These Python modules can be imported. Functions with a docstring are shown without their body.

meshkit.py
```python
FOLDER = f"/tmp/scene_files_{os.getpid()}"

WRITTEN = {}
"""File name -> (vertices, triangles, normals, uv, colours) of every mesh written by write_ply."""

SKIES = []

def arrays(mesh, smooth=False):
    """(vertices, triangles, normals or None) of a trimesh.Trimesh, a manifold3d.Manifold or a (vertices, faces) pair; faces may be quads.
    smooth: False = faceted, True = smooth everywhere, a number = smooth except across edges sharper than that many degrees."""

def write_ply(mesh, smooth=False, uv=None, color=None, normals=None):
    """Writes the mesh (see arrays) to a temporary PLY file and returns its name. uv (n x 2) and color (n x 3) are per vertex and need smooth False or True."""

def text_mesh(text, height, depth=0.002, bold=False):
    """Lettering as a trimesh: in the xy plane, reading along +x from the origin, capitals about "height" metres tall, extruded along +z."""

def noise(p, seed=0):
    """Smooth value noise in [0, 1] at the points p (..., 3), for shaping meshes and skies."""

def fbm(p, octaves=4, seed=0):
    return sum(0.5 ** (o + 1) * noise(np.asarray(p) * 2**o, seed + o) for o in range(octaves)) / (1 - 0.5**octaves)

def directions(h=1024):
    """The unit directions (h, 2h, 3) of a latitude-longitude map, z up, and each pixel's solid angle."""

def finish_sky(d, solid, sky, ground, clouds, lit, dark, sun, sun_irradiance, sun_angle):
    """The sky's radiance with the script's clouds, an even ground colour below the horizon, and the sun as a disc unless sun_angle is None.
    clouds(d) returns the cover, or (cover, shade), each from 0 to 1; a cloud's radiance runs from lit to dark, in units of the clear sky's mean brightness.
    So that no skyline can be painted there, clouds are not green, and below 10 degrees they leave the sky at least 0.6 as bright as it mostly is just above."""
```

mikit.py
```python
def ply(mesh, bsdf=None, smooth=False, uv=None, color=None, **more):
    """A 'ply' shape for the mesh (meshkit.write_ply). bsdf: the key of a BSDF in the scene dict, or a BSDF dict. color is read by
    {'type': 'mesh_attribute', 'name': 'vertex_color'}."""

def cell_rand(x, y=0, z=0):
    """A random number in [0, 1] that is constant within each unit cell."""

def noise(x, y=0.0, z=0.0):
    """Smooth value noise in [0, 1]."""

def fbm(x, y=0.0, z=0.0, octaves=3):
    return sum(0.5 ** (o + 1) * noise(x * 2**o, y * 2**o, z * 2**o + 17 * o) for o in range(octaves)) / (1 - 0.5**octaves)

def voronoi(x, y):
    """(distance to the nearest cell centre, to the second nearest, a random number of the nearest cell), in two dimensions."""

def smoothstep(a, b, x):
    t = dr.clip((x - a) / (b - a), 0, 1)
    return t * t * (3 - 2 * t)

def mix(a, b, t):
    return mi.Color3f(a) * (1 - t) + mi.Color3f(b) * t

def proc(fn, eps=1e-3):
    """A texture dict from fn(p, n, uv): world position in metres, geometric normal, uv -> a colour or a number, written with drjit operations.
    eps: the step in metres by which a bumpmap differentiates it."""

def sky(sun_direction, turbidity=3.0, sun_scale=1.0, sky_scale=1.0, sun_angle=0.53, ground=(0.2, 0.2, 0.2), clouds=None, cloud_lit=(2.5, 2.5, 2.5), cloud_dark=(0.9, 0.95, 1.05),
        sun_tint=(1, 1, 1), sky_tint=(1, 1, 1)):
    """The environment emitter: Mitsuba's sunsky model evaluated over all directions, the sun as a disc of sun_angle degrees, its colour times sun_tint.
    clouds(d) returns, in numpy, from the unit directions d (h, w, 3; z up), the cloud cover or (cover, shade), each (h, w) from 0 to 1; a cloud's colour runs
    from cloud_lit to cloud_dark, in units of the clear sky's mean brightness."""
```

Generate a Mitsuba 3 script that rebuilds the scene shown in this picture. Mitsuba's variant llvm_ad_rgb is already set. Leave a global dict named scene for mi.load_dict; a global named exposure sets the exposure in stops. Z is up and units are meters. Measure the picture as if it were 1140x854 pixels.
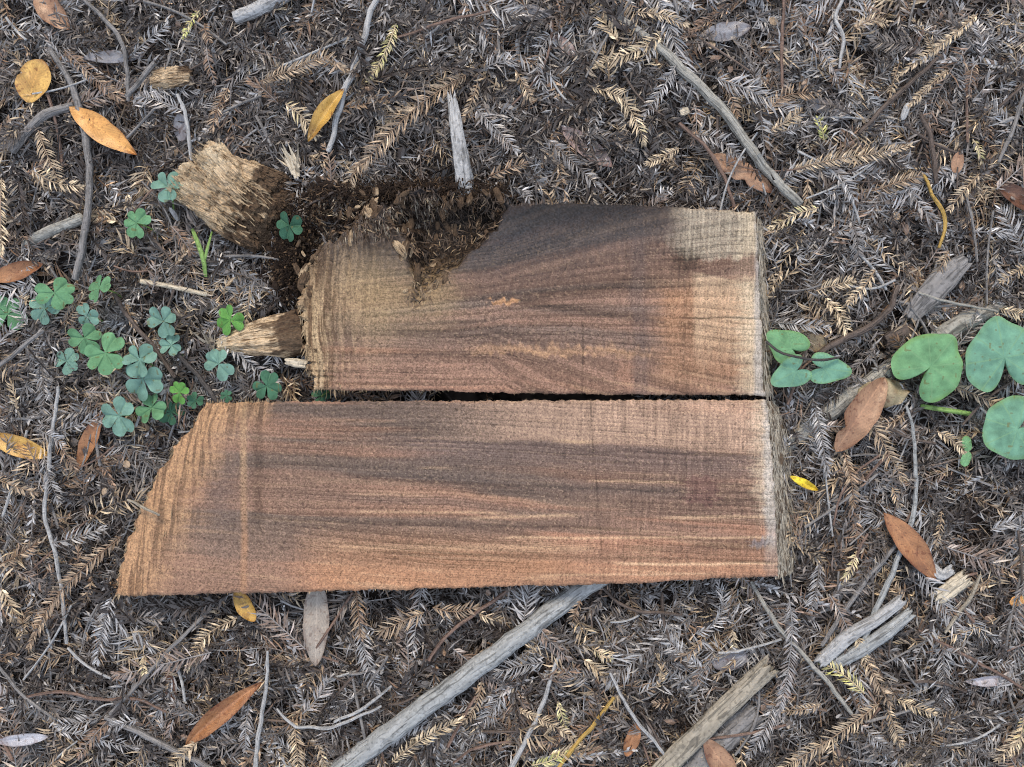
import math
import numpy as np, drjit as dr, mitsuba as mi, mikit, meshkit
from mikit import noise, fbm, smoothstep, mix, cell_rand, voronoi

T = mi.ScalarTransform4f
rng = np.random.default_rng(20240607)
scene, labels = {}, {}

# ------------------------------------------------------------------ camera, light, exposure
S = 0.0009                     # metres per photograph pixel on the plane of the sawn faces
ZT = 0.055                     # height of the sawn faces above the soil
HFOV = 62.0
D = 570 * S / math.tan(math.radians(HFOV / 2))
CZ = ZT + D                    # the eye, straight above
scene['camera'] = {'type': 'perspective', 'fov': HFOV, 'fov_axis': 'x', 'near_clip': 0.01, 'far_clip': 200.0,
                   'to_world': T().look_at(origin=[0, 0, CZ], target=[0, 0, 0], up=[0, 1, 0])}
def overcast(d):
    """A closed cloud cover, brightest overhead as overcast skies are, with soft uneven patches."""
    m = meshkit.fbm(d * 2.3, 3, 5)
    return 1.0, np.clip(1.05 - 1.0 * d[..., 2] + 0.9 * (m - 0.5), 0, 1)


scene['sky'] = mikit.sky([-0.15, 0.95, 1.0], turbidity=3, sun_scale=0.3, sun_angle=16, clouds=overcast,
                         cloud_lit=(2.45, 2.75, 3.3), cloud_dark=(0.62, 0.72, 0.88))
exposure = 2.48


def P(px, py, z):
    """A place on the level z, from its position in the photograph."""
    k = S * (CZ - z) / D
    return np.array([(px - 570) * k, (427 - py) * k, z])


# ------------------------------------------------------------------ mesh helpers: a mesh is (vertices, triangles, uv)
def join(ms):
    at, vs, fs, us = 0, [], [], []
    for v, f, u in ms:
        vs.append(v); fs.append(f + at); us.append(u); at += len(v)
    return np.vstack(vs), np.vstack(fs), np.vstack(us)


def grid_faces(nu, nv):
    i, j = np.meshgrid(np.arange(nu - 1), np.arange(nv - 1), indexing='ij')
    a = (i * nv + j).ravel(); b = a + nv; c = b + 1; d = a + 1
    return np.vstack([np.stack([a, b, c], 1), np.stack([a, c, d], 1)])


used = {}


def key_for(name):
    n = used.get(name, -1) + 1
    used[name] = n
    return name if n == 0 else f'{name}_{n:03d}'


def put(key, m, bsdf, smooth=True, kind=None, label=None):
    scene[key] = mikit.ply((m[0], m[1]), bsdf, smooth=smooth, uv=m[2])
    if kind or label:
        labels.setdefault(key, {})
        if kind: labels[key]['kind'] = kind
        if label: labels[key]['label'] = label


def thing(name, label, cat, group=None):
    k = key_for(name)
    labels[k] = {'label': label, 'category': cat}
    if group: labels[k]['group'] = group
    return k


def curve(pts, n):
    """A smooth line through the points (Catmull-Rom), n samples evenly along it."""
    p = np.asarray(pts, float)
    q = np.vstack([2 * p[0] - p[1], p, 2 * p[-1] - p[-2]])
    out = []
    for i in range(len(p) - 1):
        t = np.linspace(0, 1, 16, endpoint=False)[:, None]
        a, b, c, d = q[i:i + 4]
        out.append(0.5 * (2 * b + (c - a) * t + (2 * a - 5 * b + 4 * c - d) * t**2 + (3 * b - a - 3 * c + d) * t**3))
    c = np.vstack(out + [p[-1:]])
    s = np.concatenate([[0], np.cumsum(np.linalg.norm(np.diff(c, axis=0), axis=1))])
    x = np.linspace(0, s[-1], n)
    return np.stack([np.interp(x, s, c[:, k]) for k in range(3)], 1), x


def frames(c):
    t = np.gradient(c, axis=0)
    t /= np.linalg.norm(t, axis=1, keepdims=True) + 1e-12
    side = np.cross(t, [0, 0, 1.0])
    ln = np.linalg.norm(side, axis=1, keepdims=True)
    side = np.where(ln > 0.05, side / np.maximum(ln, 1e-9), [1.0, 0, 0])
    return t, side, np.cross(side, t)


def tube(pts, r, pal, sides=7, n=None, rough=0.12, flat=1.0, wob=0.0, seed=0, ridges=0.0, ragged=0.0):
    """A closed twig or stick: radii r (one number or several along it), uneven, with rounded or ragged ends."""
    pts = np.asarray(pts, float)
    L = np.linalg.norm(np.diff(pts, axis=0), axis=1).sum()
    n = n or int(np.clip(L / 0.006, 5, 60))
    c, s = curve(pts, n)
    rr = np.interp(np.linspace(0, 1, n), np.linspace(0, 1, np.size(r)) if np.size(r) > 1 else [0, 1], r if np.size(r) > 1 else [r, r])
    if wob:
        q = s[:, None] * 45 + np.array([[0, 7.3, 3.1]])
        c = c + wob * (np.stack([meshkit.noise(q + 11 * k, seed) for k in range(3)], 1) - 0.5) * [1, 1, 0.4]
    t, a, b = frames(c)
    ang = np.linspace(0, 2 * np.pi, sides + 1)
    A, I = np.meshgrid(ang, np.arange(n))
    q = np.stack([np.cos(A) * 1.5, np.sin(A) * 1.5, s[I] * 60], -1)
    bump = 1 + rough * 2 * (meshkit.fbm(q, 3, seed) - 0.5)
    if ridges:
        q2 = np.stack([np.cos(A) * 5, np.sin(A) * 5, s[I] * 9], -1)
        bump = bump + ridges * 2 * (meshkit.fbm(q2, 3, seed + 5) - 0.5)
    R = rr[:, None] * bump
    v = c[:, None] + R[..., None] * (np.cos(A)[..., None] * a[:, None] + flat * np.sin(A)[..., None] * b[:, None])
    if ragged:
        q3 = np.stack([np.cos(A) * 4, np.sin(A) * 4, A * 0 + 3], -1)
        e = meshkit.fbm(q3, 2, seed + 9) - 0.5
        w = np.clip((s[I] / s[-1] - 0.72) / 0.28, 0, 1) ** 1.5
        w0 = np.clip((0.28 - s[I] / s[-1]) / 0.28, 0, 1) ** 1.5
        v = v + (ragged * 2 * e * w)[..., None] * t[-1] - (ragged * 2 * e * w0)[..., None] * t[0]
    uv = np.stack([pal + 0.02 + 0.96 * A / (2 * np.pi), s[I] * 100], -1)
    v, uv = v.reshape(-1, 3), uv.reshape(-1, 2)
    f = grid_faces(n, sides + 1)
    c0, c1 = v[:sides].mean(0) - t[0] * rr[0] * 0.4, v[-sides - 1:-1].mean(0) + t[-1] * rr[-1] * 0.4
    if ragged:
        c0, c1 = c0 + t[0] * rr[0] * 0.8, c1 - t[-1] * rr[-1] * 0.8
    k = len(v)
    i = np.arange(sides)
    f = np.vstack([f, np.stack([i * 0 + k, i, i + 1], 1), np.stack([i * 0 + k + 1, (n - 1) * (sides + 1) + i + 1, (n - 1) * (sides + 1) + i], 1)])
    v = np.vstack([v, c0, c1])
    uv = np.vstack([uv, [[pal + 0.5, 0], [pal + 0.5, s[-1] * 100]]])
    if (np.cross(v[f[:, 1]] - v[f[:, 0]], v[f[:, 2]] - v[f[:, 0]]) * v[f[:, 0]]).sum() < 0: f = f[:, ::-1]   # faces outward
    return v, f, uv


def needles_on(c, tone, nl, ns, sgn, wid, ang, fold, rnd, jitter, keep=0.95, segs=2):
    """Two ranks of flat needles along the line c (n x 3): each a thin tapered blade, one mesh. tone: place on the needle colour ramp."""
    n = max(int(ns), 4)
    tt = np.sort(np.clip((np.arange(n) + 0.5 + rnd.uniform(-0.3, 0.3, n)) / n, 0, 1))
    x = tt * (len(c) - 1)
    i = np.minimum(x.astype(int), len(c) - 2)
    base = c[i] + (c[i + 1] - c[i]) * (x - i)[:, None]
    t, a, b = frames(c)
    t, a, b = t[i], a[i], b[i]
    out = []
    for sd in sgn:
        ok = rnd.random(n) < keep
        m = ok.sum()
        if m == 0: continue
        prof = np.clip(np.minimum((tt[ok] + 0.12) / 0.3, (1.12 - tt[ok]) / 0.42), 0.25, 1) ** 0.7
        ln = nl * prof * rnd.uniform(0.8, 1.12, m)
        th = np.radians(ang + rnd.normal(0, jitter, m) - 18 * (tt[ok] > 0.85))
        fo = np.radians(fold + rnd.normal(0, jitter * 1.1, m))
        d0 = np.cos(th)[:, None] * t[ok] + np.sin(th)[:, None] * (sd * np.cos(fo)[:, None] * a[ok] + np.sin(fo)[:, None] * b[ok])
        d1 = d0 + 0.25 * t[ok] + rnd.normal(0, 0.1, (m, 3)) - [0, 0, 0.12]
        d1 /= np.linalg.norm(d1, axis=1, keepdims=True)
        w = np.cross(d0, b[ok] + rnd.normal(0, 0.5, (m, 3)))
        w /= np.linalg.norm(w, axis=1, keepdims=True)
        hw = wid / 2 * rnd.uniform(0.8, 1.2, m)[:, None]
        p0 = base[ok]
        p1 = p0 + d0 * ln[:, None] * 0.5
        p2 = p1 + d1 * ln[:, None] * 0.5
        if segs == 2:
            v = np.stack([p0 + w * hw * 0.35, p0 - w * hw * 0.35, p1 + w * hw, p1 - w * hw, p2], 1)
            tri = np.array([[0, 1, 3], [0, 3, 2], [2, 3, 4]])
        else:
            v = np.stack([p0 + w * hw * 0.9, p0 - w * hw * 0.9, p2], 1)
            tri = np.array([[0, 1, 2]])
        f = (tri[None] + (np.arange(m) * v.shape[1])[:, None, None]).reshape(-1, 3)
        tn = np.clip(tone + rnd.normal(0, 0.025, m), 0.005, 0.995)
        br = np.exp(rnd.normal(0, 0.28, m))
        uv = np.repeat(np.stack([tn, br], 1)[:, None], v.shape[1], 1)
        out.append((v.reshape(-1, 3), f, uv.reshape(-1, 2)))
    return join(out)


def stem(c, r, tone, sides=4):
    n = len(c)
    t, a, b = frames(c)
    ang = np.arange(sides) * 2 * np.pi / sides
    rr = r * np.linspace(1, 0.4, n)[:, None, None]
    v = (c[:, None] + rr * (np.cos(ang)[None, :, None] * a[:, None] + np.sin(ang)[None, :, None] * b[:, None])).reshape(-1, 3)
    i, j = np.meshgrid(np.arange(n - 1), np.arange(sides), indexing='ij')
    q = np.stack([i * sides + j, i * sides + (j + 1) % sides, (i + 1) * sides + (j + 1) % sides, (i + 1) * sides + j], -1).reshape(-1, 4)
    uv = np.full((len(v), 2), [tone, 0.85])
    return v, np.vstack([q[:, [0, 2, 1]], q[:, [0, 3, 2]]]), uv


def leaf(p0, p1, w, pal, bow=0.0, cup=0.0, fold=0.0, twist=0.0, tip=1.0, base=1.0, wave=0.0018, nt=26, ns=9, notch=None, seed=0, blunt=0.0, side=0.0):
    """A fallen leaf between two points: w full width; bow lifts the middle, cup the margins, side bends it in its plane."""
    p0, p1 = np.asarray(p0, float), np.asarray(p1, float)
    L = np.linalg.norm(p1 - p0)
    d = (p1 - p0) / L
    a = np.cross([0, 0, 1.0], d); a /= np.linalg.norm(a)
    up = np.cross(d, a)
    t = np.linspace(0, 1, nt); s = np.linspace(-1, 1, ns)
    Tt, Ss = np.meshgrid(t, s, indexing='ij')
    prof = np.maximum(np.sin(np.pi * np.clip(Tt, 0, 1) ** tip), 0) ** base
    if blunt: prof = np.maximum(prof, blunt * np.clip((1 - Tt) * 12, 0, 1) * (Tt > 0.5) + blunt * np.clip(Tt * 12, 0, 1) * (Tt <= 0.5))
    hw = w / 2 * prof * (1 + 0.10 * (meshkit.noise(np.stack([Tt * 7, np.sign(Ss) * 3, Tt * 0], -1), seed) - 0.5))
    if notch is not None:
        for (tn, sd, dep, wd) in notch:
            hw = hw * (1 - dep * np.exp(-((Tt - tn) / wd) ** 2) * (np.sign(Ss) == sd))
    x = Ss * hw
    th = twist * (Tt - 0.5)
    z = bow * 4 * Tt * (1 - Tt) + cup * (Ss**2) * prof + fold * np.abs(x)
    q = np.stack([Tt * L * 90, Ss * 1.4, Tt * 0], -1)
    z = z + wave * 2 * (meshkit.fbm(q, 2, seed + 3) - 0.5)
    z = z - np.exp(-(Ss / 0.16) ** 2) * 0.0004
    y = x * np.cos(th) + side * 4 * Tt * (1 - Tt); z = z + x * np.sin(th)
    v = p0 + Tt[..., None] * L * d + y[..., None] * a + z[..., None] * up
    uv = np.stack([pal + 0.5 + 0.48 * Ss, Tt], -1)
    return v.reshape(-1, 3), grid_faces(nt, ns)[:, ::-1], uv.reshape(-1, 2)


def polar_leaf(c, R, turn, pal, nt=9, na=41, span=np.pi, rad=lambda f: 1 + 0 * f, height=lambda t, f: 0 * t, tilt=(0, 0), seed=0):
    """A blade given by its radius round the point where the stalk joins: turn = direction of its tip in the photograph's plane."""
    f = np.linspace(-span, span, na); t = np.linspace(0, 1, nt)
    Tt, F = np.meshgrid(t, f, indexing='ij')
    rr = rad(F) * Tt * R
    x, y = rr * np.cos(F), rr * np.sin(F)
    z = height(Tt, F) + 0.035 * R * (meshkit.fbm(np.stack([x / R * 2.5, y / R * 2.5, 0 * x], -1), 2, seed) - 0.5)
    ct, st = math.cos(turn), math.sin(turn)
    X, Y = x * ct - y * st, x * st + y * ct
    z = z + X * tilt[0] + Y * tilt[1]
    v = np.stack([X, Y, z], -1) + np.asarray(c)
    uv = np.stack([pal + 0.5 + 0.48 * F / span, Tt], -1)
    return v.reshape(-1, 3), grid_faces(nt, na), uv.reshape(-1, 2)


def blob(c, radii, turn, pal, sub=5, amp=0.12, fibre=0.1, seed=0, freq=60.0, flatb=0.6, dip=None, boxy=0.55, block=0.0):
    """A broken piece of wood: fibres along its own x axis, turned in the plane, flatter underneath."""
    import trimesh
    m = trimesh.creation.icosphere(subdivisions=sub)
    u = np.array(m.vertices)
    box = u / (np.abs(u) ** 3.2).sum(1, keepdims=True) ** (1 / 3.2)
    p = (boxy * box + (1 - boxy) * u) * radii
    k = 1 + amp * 2 * (meshkit.fbm(p * freq * 0.6, 3, seed) - 0.5)
    k = k + fibre * 2 * (meshkit.fbm(p * freq * [0.45, 4.5, 4.5], 3, seed + 4) - 0.5)
    if block:
        w = meshkit.fbm(p * 170, 2, seed + 12) - 0.5
        for sc, am in ((1.0, 1.0), (0.45, 0.55)):
            q = p / (np.array([20, 7, 7]) * 0.0009 * sc) + 1.1 * w[:, None] + [0.3, 0.1, 0.7]
            k = k + block * am * 2 * (meshkit.noise(np.floor(q), seed + 13) - 0.5)
    p = p * k[:, None]
    e = meshkit.fbm(p * [1, 420, 420] + 3, 2, seed + 8) - 0.5
    p[:, 0] += e * radii[0] * 0.20 * np.clip(np.abs(u[:, 0]) * 1.6 - 0.6, 0, 1) * np.sign(u[:, 0])
    if dip is not None:
        dx, dy, dr_, dz = dip
        g = np.exp(-(((p[:, 0] - dx) ** 2 + (p[:, 1] - dy) ** 2) / dr_**2))
        p[:, 2] -= dz * g * (p[:, 2] > 0)
    p[:, 2] = np.where(p[:, 2] < 0, p[:, 2] * flatb, p[:, 2])
    ct, st = math.cos(turn), math.sin(turn)
    v = np.stack([p[:, 0] * ct - p[:, 1] * st, p[:, 0] * st + p[:, 1] * ct, p[:, 2]], 1) + np.asarray(c)
    uv = np.stack([pal + 0.5 + 0.48 * np.clip(p[:, 1] / (radii[1] * 1.5), -1, 1), p[:, 0] * 100], 1)
    return v, np.array(m.faces), uv


def fibres(base, dirs, ln, wid, pal, rnd, lift=0.15):
    """Splinters: flat tapered slivers standing at the points base, one mesh."""
    n = len(base)
    d = dirs + rnd.normal(0, 0.12, (n, 3))
    d /= np.linalg.norm(d, axis=1, keepdims=True)
    w = np.cross(d, rnd.normal(0, 0.5, (n, 3)) + [0, 0, 1.0])
    w /= np.linalg.norm(w, axis=1, keepdims=True)
    ln, wid = np.broadcast_to(ln, n)[:, None], np.broadcast_to(wid, n)[:, None]
    bend = rnd.normal(0, 0.12, (n, 3)) + [0, 0, lift]
    m1 = base + d * ln * 0.5
    tip = m1 + (d + bend) * ln * 0.5
    v = np.stack([base + w * wid / 2, base - w * wid / 2, m1 + w * wid * 0.4, m1 - w * wid * 0.4, tip], 1)
    f = (np.array([[0, 1, 3], [0, 3, 2], [2, 3, 4]])[None] + (np.arange(n) * 5)[:, None, None]).reshape(-1, 3)
    uv = np.repeat(np.stack([pal + 0.1 + 0.8 * rnd.random(n), rnd.random(n) * 9], 1)[:, None], 5, 1)
    return v.reshape(-1, 3), f, uv.reshape(-1, 2)


# ------------------------------------------------------------------ materials
def pick(i, cols):
    c = mi.Color3f(cols[0])
    for k in range(1, len(cols)):
        c = dr.select(i > k - 0.5, mi.Color3f(cols[k]), c)
    return c


def ramp(x, stops):
    c = mi.Color3f(stops[0][1])
    for (a, _), (b, cb) in zip(stops[:-1], stops[1:]):
        c = dr.lerp(c, mi.Color3f(cb), dr.clip((x - a) / (b - a), 0, 1))
    return c


NEEDLE = [(0.0, (0.014, 0.010, 0.009)), (0.15, (0.048, 0.037, 0.032)), (0.30, (0.145, 0.124, 0.110)), (0.45, (0.315, 0.312, 0.315)),
          (0.60, (0.18, 0.105, 0.062)), (0.75, (0.32, 0.24, 0.16)), (0.88, (0.54, 0.43, 0.28)), (1.0, (0.42, 0.42, 0.13))]


def needle_colour(p, n, uv):
    m = noise(p.x * 700, p.y * 700, p.z * 700)
    return ramp(uv.x, NEEDLE) * (uv.y * (0.75 + 0.5 * m))


scene['needle_skin'] = {'type': 'twosided', 'bsdf': {'type': 'principled', 'base_color': mikit.proc(needle_colour), 'roughness': 0.36, 'specular': 0.55}}

# twigs, sticks and broken wood: which colour, then fibre along the piece
WOOD = [(0.30, 0.29, 0.26),    # 0 pale grey green bark
        (0.20, 0.19, 0.185),   # 1 grey bark
        (0.36, 0.36, 0.36),    # 2 silver
        (0.10, 0.075, 0.062),  # 3 dark brown
        (0.52, 0.45, 0.34),    # 4 pale straw
        (0.30, 0.265, 0.21),    # 5 weathered tan
        (0.42, 0.29, 0.16),    # 6 rotten golden wood
        (0.055, 0.048, 0.045), # 7 nearly black
        (0.17, 0.11, 0.085),   # 8 reddish brown
        (0.42, 0.27, 0.07),    # 9 yellow stem
        (0.20, 0.33, 0.09),    # 10 green stem
        (0.30, 0.31, 0.31),    # 11 bluish grey
        (0.045, 0.030, 0.021), # 12 dark rotted fibre
        (0.15, 0.098, 0.06),   # 13 brown rotted fibre
        (0.34, 0.25, 0.15)]    # 14 pale rotted fibre


def wood_colour(p, n, uv):
    k = dr.floor(uv.x); s = uv.x - k
    c = pick(k, WOOD)
    g = fbm(s * 26, uv.y * 0.9, k, 3)
    h = fbm(p.x * 240, p.y * 240, p.z * 240, 3)
    crack = smoothstep(0.60, 0.72, fbm(s * 38 + 7, uv.y * 0.5, k + 5, 2))
    spot = smoothstep(0.62, 0.72, noise(p.x * 420, p.y * 420, p.z * 420))
    c = c * (0.42 + 0.7 * g + 0.45 * h)
    return c * (1 - 0.5 * crack) * (1 - 0.3 * spot)


def wood_height(p, n, uv):
    s = uv.x - dr.floor(uv.x)
    return fbm(s * 30, uv.y * 0.9, 2, 3) + 0.4 * noise(p.x * 900, p.y * 900, p.z * 900)


scene['stick_wood'] = {'type': 'twosided', 'bsdf': {'type': 'bumpmap', 'arbitrary': mikit.proc(wood_height, 3e-4), 'scale': 0.0009,
                       'bsdf': {'type': 'principled', 'base_color': mikit.proc(wood_colour), 'roughness': 0.6, 'specular': 0.4}}}

# rotten wood: golden fibre broken into dark crumb
def rot_colour(p, n, uv):
    k = dr.floor(uv.x); s = uv.x - k
    g = 0.55 * fbm(s * 120 + 2 * noise(uv.y * 0.8, s * 6), uv.y * 1.3, k, 4) + 0.45 * fbm(p.x * 70, p.y * 70, p.z * 70, 4)
    h = fbm(s * 9, uv.y * 0.8, k + 4, 4)
    fine = noise(s * 190, uv.y * 4, 2)
    c = mix((0.13, 0.085, 0.05), (0.56, 0.42, 0.27), smoothstep(0.34, 0.60, g))
    c = mix(c, (0.56, 0.44, 0.30), smoothstep(0.6, 0.8, fbm(s * 14, uv.y * 1.5, 9, 2)) * 0.5)
    dark = smoothstep(0.44, 0.60, 0.5 * h + 0.5 * fbm(p.x * 60 + 9, p.y * 60, p.z * 60, 4) + 0.10 * (s - 0.5) - 0.035 + 0.070 * (uv.y - 0.3))
    c = mix(c, (0.62, 0.52, 0.37), 0.55 * smoothstep(1.5, 3.5, -uv.y) * smoothstep(0.4, 0.6, fbm(p.x * 90, p.y * 90, 3, 3)))
    crumb = fbm(p.x * 420, p.y * 420, p.z * 420, 2)
    c = mix(c, mix((0.02, 0.012, 0.008), (0.11, 0.068, 0.042), crumb), dark * 0.92)
    return c * (0.55 + 0.5 * fine + 0.4 * noise(p.x * 900, p.y * 900, p.z * 900))


def rot_height(p, n, uv):
    s = uv.x - dr.floor(uv.x)
    return fbm(s * 60, uv.y * 1.0, 2, 4) + 0.6 * noise(p.x * 600, p.y * 600, p.z * 600)


scene['rotten_wood'] = {'type': 'twosided', 'bsdf': {'type': 'bumpmap', 'arbitrary': mikit.proc(rot_height, 3e-4), 'scale': 0.0018,
                        'bsdf': {'type': 'principled', 'base_color': mikit.proc(rot_colour), 'roughness': 0.85, 'specular': 0.2}}}

# fallen leaves
LEAF = [(0.62, 0.38, 0.105),   # 0 round yellow
        (0.60, 0.30, 0.085),   # 1 orange
        (0.50, 0.30, 0.07),    # 2 ochre
        (0.34, 0.195, 0.115),    # 3 pinkish tan
        (0.33, 0.155, 0.068),   # 4 brown
        (0.30, 0.22, 0.20),   # 5 mauve pink
        (0.30, 0.26, 0.22),    # 6 grey tan
        (0.80, 0.62, 0.03),    # 7 bright yellow
        (0.22, 0.22, 0.24),    # 8 bluish grey
        (0.33, 0.27, 0.16),    # 9 olive tan
        (0.13, 0.06, 0.035),   # 10 dark red brown
        (0.42, 0.42, 0.46)]    # 11 silvery


def leaf_colour(p, n, uv):
    k = dr.floor(uv.x); s = (uv.x - k - 0.5) / 0.48
    a = dr.abs(s)
    c = pick(k, LEAF)
    m = fbm(p.x * 95, p.y * 95, k, 3)
    fine = noise(p.x * 900, p.y * 900, p.z * 900)
    vein = smoothstep(0.78, 1.0, dr.abs(dr.sin((uv.y * 15 - a * 4.5) * 3.14159))) * 0.12
    rib = 1 - smoothstep(0.02, 0.09, a)
    spots = smoothstep(0.74, 0.82, noise(p.x * 420, p.y * 420, k + 3)) * 0.45
    blotch = smoothstep(0.45, 0.75, fbm(p.x * 55, p.y * 55, k + 8, 4)) * 0.55
    edge = smoothstep(0.7, 1.0, a) * noise(p.x * 120, p.y * 120, 9) * 0.6 + smoothstep(0.86, 1.0, uv.y) * 0.5
    c = c * (0.62 + 0.5 * m + 0.2 * fine - vein + 0.22 * rib)
    return mix(c, c * mi.Color3f(0.42, 0.30, 0.26), dr.clip(spots + edge + blotch, 0, 1))


scene['dead_leaf'] = {'type': 'twosided', 'bsdf': {'type': 'principled', 'base_color': mikit.proc(leaf_colour), 'roughness': 0.45, 'specular': 0.5}}

# living leaves: k even = three-part leaves, k odd = round heart leaves
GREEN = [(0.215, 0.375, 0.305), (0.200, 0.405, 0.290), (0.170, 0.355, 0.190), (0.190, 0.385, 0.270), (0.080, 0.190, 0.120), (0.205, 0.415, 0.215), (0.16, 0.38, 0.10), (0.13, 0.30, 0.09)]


def green_colour(p, n, uv):
    k = dr.floor(uv.x); f = (uv.x - k - 0.5) / 0.48
    odd = k - 2 * dr.floor(k / 2)
    c = pick(k, GREEN)
    m = fbm(p.x * 120, p.y * 120, k, 3)
    fine = noise(p.x * 1300, p.y * 1300, p.z * 1300)
    mid = (1 - smoothstep(0.01, 0.06, dr.abs(f))) * (1 - odd)
    veins = odd * (1 - smoothstep(0.0, 0.055, dr.abs(f * 4 - dr.round(f * 4)) * (0.3 + uv.y)))
    rim = smoothstep(0.80, 1.0, uv.y) * odd * noise(p.x * 60, p.y * 60, 3)
    c = c * (0.55 + 0.75 * m + 0.18 * fine)
    c = mix(c, mi.Color3f(0.26, 0.44, 0.24), 0.35 * mid + 0.62 * veins)
    hole = smoothstep(0.86, 0.92, noise(p.x * 300, p.y * 300, k + 4))
    c = mix(c, mi.Color3f(0.20, 0.17, 0.07), 0.6 * hole)
    return mix(c, mi.Color3f(0.24, 0.38, 0.07), rim * 0.5)


def green_height(p, n, uv):
    k = dr.floor(uv.x); f = (uv.x - k - 0.5) / 0.48
    odd = k - 2 * dr.floor(k / 2)
    q = dr.abs(f * 4 - dr.round(f * 4))
    quilt = smoothstep(0.0, 0.4, q) * odd * uv.y + (1 - odd) * smoothstep(0.0, 0.25, dr.abs(f))
    return quilt + 0.5 * fbm(p.x * 260, p.y * 260, p.z * 260, 2)


scene['green_leaf'] = {'type': 'bumpmap', 'arbitrary': mikit.proc(green_height, 4e-4), 'scale': 0.0007,
                       'bsdf': {'type': 'principledthin', 'base_color': mikit.proc(green_colour), 'roughness': 0.42, 'spec_trans': 0.0, 'diff_trans': 0.6}}


def soil_colour(p, n, uv):
    a = fbm(p.x * 60, p.y * 60, p.z * 60, 4)
    far = smoothstep(0.6, 1.5, dr.sqrt(p.x * p.x + p.y * p.y))
    b = fbm(p.x * 260, p.y * 40, 1, 3); c = fbm(p.x * 50, p.y * 280, 2, 3)
    near = mix((0.012, 0.009, 0.007), (0.09, 0.07, 0.06), smoothstep(0.3, 0.8, a))
    away = mix((0.02, 0.015, 0.012), (0.20, 0.16, 0.135), smoothstep(0.35, 0.75, dr.maximum(b, c)))
    return mix(near, away, far)


scene['soil_crumb'] = {'type': 'principled', 'base_color': mikit.proc(soil_colour), 'roughness': 0.9, 'specular': 0.2}


def crumb_colour(p, n, uv):
    return mix((0.022, 0.014, 0.010), (0.17, 0.11, 0.065), smoothstep(0.25, 0.95, uv.x)) * (0.6 + 0.8 * noise(p.x * 800, p.y * 800, p.z * 800))


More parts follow.
